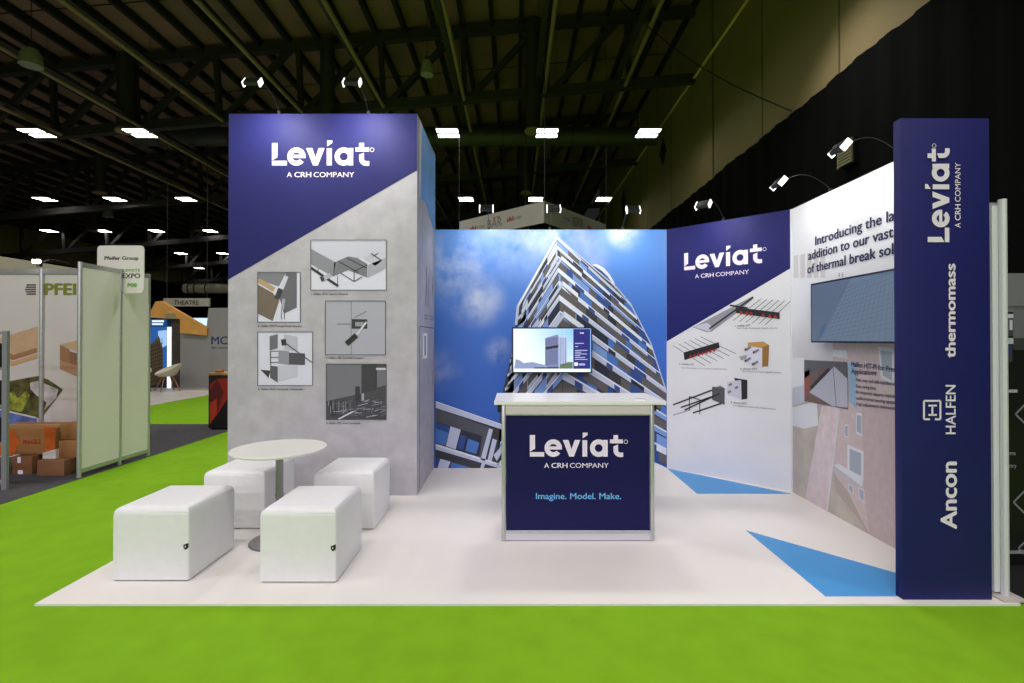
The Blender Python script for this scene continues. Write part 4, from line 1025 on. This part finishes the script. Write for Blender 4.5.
MB().prism(gb, (0, .15, 0), mat('larch_board', (214, 158, 78), rough=.6, noise=.06, scale=3)).build('gable_board', gbl)
P = Print(Plane((0, WY-.157, 0), (1, 0, 0))); P.px(fr('gable_plate', (150, 148, 120)), [(165, 316), (166, 313.5), (175, 313.5), (176.5, 317), (176, 318.5), (165.5, 317.8)], 1); P.build('name_plate', gbl)
gw = root('grey_exhibition_wall', (at_y(200, 388, WY).x, WY, .004), 'plain grey stand wall with MC lettering beside the tall tower', 'display wall')
GWM = mat('mid_grey_wall', (146, 146, 144), rough=.7, noise=.02, scale=.6)
wallbox(180, 331, 207, 389, WY, .2, GWM).build('low_wall', gw)
pz = [at_y(u, v, WY-.06) for u, v in ((206, 332), (208.6, 308), (260, 307.5))]
MB().prism([(pz[0].x, WY-.06, .004), (pz[2].x, WY-.06, .004), (pz[2].x, WY-.06, pz[2].z), (pz[1].x, WY-.06, pz[1].z), (pz[0].x, WY-.06, pz[0].z)], (0, .2, 0), GWM).build('tall_wall', gw)
P = Print(Plane((0, WY-.062, 0), (1, 0, 0))); NB = fr('mc_blue', (26, 52, 104)); P.text_px(NB, 'MC', (211.5, 344.3), (227.5, 344.3), .235, .02); P.text_px(NB, 'for concrete', (211.5, 348.5), (236, 348.5), .06, .02); P.build('wall_lettering', gw)
a = at_y(192, 334, 19); b = at_y(209, 318, 19)
MB().box((a.x, 19, .004), (b.x, 19.1, b.z), _scr('far_screen', (190, 215, 245), 1.1)).build('lit_board', label='bright pale blue lit board behind the timber gable', cat='display board')
a = at_y(208, 302, 21.5); MB().tube([(a.x+.1, 15.40, a.z-.6), (a.x-.35, 15.40, .005)], .04, STEEL, n=8).build('leaning_pole', label='thin dark pole beside the grey wall edge', cat='pole')
# shell chairs
def shell_chair(u, v, rz, label):
    p = at_z(u, v, .004); t = root('shell_chair', p, label, 'chair', 'white shell chairs with timber legs')
    m = Matrix.Rotation(rz, 3, 'Z'); SH = mat('cream_shell', (206, 200, 176), rough=.5); WD = mat('oak_leg', (150, 104, 62), rough=.5)
    mb = MB(); vs = []; fs = []; R, C = 9, 25
    for i in range(R):           # a bucket: seat bowl that rises into arms and back
        f = i/(R-1)
        for j in range(C):
            a = 2*PI*j/(C-1); back = .5-.5*math.cos(a); rad = .06+.25*f**.7
            hgt = .43+(f**2.2)*(.06+.30*(math.sin(a/2)**2)); 
            vs.append(p+m @ Vector((rad*1.05*math.sin(a), -rad*math.cos(a)*(1.0+.1*back*f), hgt)))
    for i in range(R-1):
        for j in range(C-1): fs.append((i*C+j, i*C+j+1, (i+1)*C+j+1, (i+1)*C+j))
    fs.append([j for j in range(C-1)])
    mb.add(vs, fs, SH, True); mb.add([v+Vector((0, 0, -.015)) for v in vs], [f[::-1] for f in fs], SH, True); mb.build('shell_seat', t)
    for sx_ in (-1, 1):
        for sy in (-1, 1):
            MB().tube([p+m @ Vector((sx_*.26, sy*.24, 0)), p+m @ Vector((sx_*.10, sy*.10, .425))], [.014, .022], WD, n=8).build('leg', t)
shell_chair(167.5, 391.0, -.7, 'cream shell chair with timber legs in front of the lit blue display')
shell_chair(138, 391.5, .9, 'cream shell chair half hidden behind the partition panel')
# red and black plinth with timber top
a = at_y(208.5, 429.5, 8.47); b = at_y(240, 373, 8.47)
pl_ = root('promotional_plinth', ((a.x+b.x)/2, 8.7, .004), 'red and black promotional counter with timber top left of the tower', 'counter')
MB().box((a.x, 8.47, .03), (b.x, 8.95, b.z-.04), fr('plinth_black', (30, 26, 28), rough=.3)).build('body', pl_)
MB().box((a.x-.015, 8.455, b.z-.035), (b.x+.015, 8.97, b.z), mat('oak_top', (176, 134, 92), noise=.1)).build('countertop', pl_)
MB().box((a.x+.02, 8.5, .004), (b.x-.02, 8.92, .03), GAP).build('plinth_base', pl_)
P = Print(Plane((0, 8.47, 0), (1, 0, 0)))
RD = fr('plinth_red', (160, 40, 30), rough=.3); P.px(RD, [(210, 384), (217, 379), (228, 378), (228, 398), (219, 412), (210, 424)], 1); P.px(fr('plinth_dark_red', (96, 26, 24)), [(217, 379), (224, 392), (217, 412), (210, 400), (210, 390)], 2); P.px(fr('plinth_orange', (196, 66, 34)), [(210, 404), (217, 398), (217, 414), (210, 424)], 3)
P.build('printed_front', pl_)
MB().box((a.x+.05, 8.55, b.z), (a.x+.16, 8.65, b.z+.05), KR, .01).build('small_carton', label='little wooden box on the corner of the red and black counter', cat='box')

# ------------------------------------------------------------------ neighbour on the right
NY = 3.40
ns = root('dark_stand', (3.8, NY, .004), 'dark neighbouring display wall with lozenge prints at the right edge', 'display wall')
DK = fr('anthracite_panel', (12, 12, 14), rough=.5); HD = fr('header_grey', (120, 120, 128))
zt_ = at_y(1015, 273.5, NY).z; zb_ = at_y(1015, 306, NY).z
MB().box((2.93, NY, .004), (5.2, NY+.1, zt_-.02), DK).build('wall_panel', ns)
MB().box((2.93, NY-.012, zb_), (5.2, NY, zt_), HD).build('header', ns)
MB().box((2.93, NY-.03, .09), (5.2, NY, .10), ALU).build('skirting_rail', ns)
P = Print(Plane((0, NY-.001, 0), (1, 0, 0)))
P2 = [(1004, 288, 1013, 312, 120), (1004, 314, 1013, 318, 200), (1004, 318, 1013, 336, 70), (1004, 338, 1013, 344, 190), (1004, 345, 1012, 362, 60), (1013, 306, 1030, 338, 108), (1013, 338, 1030, 350, 60)]
for x0, y0, x1, y1, v in P2: P.rect(g(v), x0, y0, x1, y1, 2 if v != 120 else 3)
P.rect(fr('pr_deep_blue', (40, 56, 120)), 1005, 346, 1010, 354, 4); P.rect(g(80), 1005, 318, 1008, 334, 4); P.rect(g(200), 1009, 320, 1012, 330, 4)
Lz = g(128)
for c in ((1028, 414, 13), (1028, 502, 15), (1003, 516, 6), (1030, 548, 12)):
    u, v, r_ = c; pts = [(u-r_, v), (u, v-r_), (u+r_, v), (u, v+r_)]
    Q = Print(P.pl)
    for i in range(4): Q.line(Lz, pts[i], pts[(i+1) % 4], .012, 3)
    Q.build('lozenge_print', ns)
P.text_px(g(170), 'stems', (1004, 455), (1015, 455), .028, 0, 3); P.text_px(g(170), 'metry', (1004, 467.5), (1016, 467.5), .028, 0, 3)
P.line(g(175), (1008, 391), (1017, 391), .02, 3)
P.build('wall_prints', ns)
MB().box((5.15, 3.0, .004), (5.25, 9.0, 1.96), DK).build('side_wall', ns)

# ------------------------------------------------------------------ light from the hall
def area(loc, e, sx_=1.0, sy_=.7, col=(1, .96, .88), spread=180):
    l = bpy.data.lights.new('hall', 'AREA'); l.shape = 'RECTANGLE'; l.size = sx_; l.size_y = sy_; l.energy = e; l.color = col; l.spread = math.radians(spread)
    o = bpy.data.objects.new('hall_lamp', l); COL.objects.link(o); o.location = loc
HE = 90; HC = (1, .95, .93)
for Y in (9.1, .9, -6.5):
    for x in (-12.6, -9.15, -5.74, -2.33, 1.08, 4.49):
        area((x, Y, 8.5), HE if x < 3 else HE*.6, col=HC, spread=180 if x < (0 if Y > 9 else 3) else 110)
for Y in (-14.5, -22.5, -30.5):
    for x in (-9.15, -5.74, -2.33, 1.08, 4.49): area((x, Y, 8.5), HE*3.7, col=(.98, .88, 1), spread=180 if x < 4 else 130)
for x in (-9.15, -5.74): area((x, 17.27, 8.2), HE, col=HC)
w = bpy.data.worlds.new('world'); SC.world = w; w.use_nodes = True
w.node_tree.nodes['Background'].inputs[0].default_value = (.9, .95, 1, 1); w.node_tree.nodes['Background'].inputs[1].default_value = .01
SC.view_settings.view_transform = 'Standard'; SC.view_settings.look = 'None'; SC.view_settings.gamma = 1; SC.view_settings.exposure = 0.42
try: SC.view_settings.use_curve_mapping = False
except Exception: pass
SC.cycles.use_denoising = True
SC.cycles.max_bounces = 8; SC.cycles.diffuse_bounces = 5; SC.cycles.sample_clamp_indirect = 4
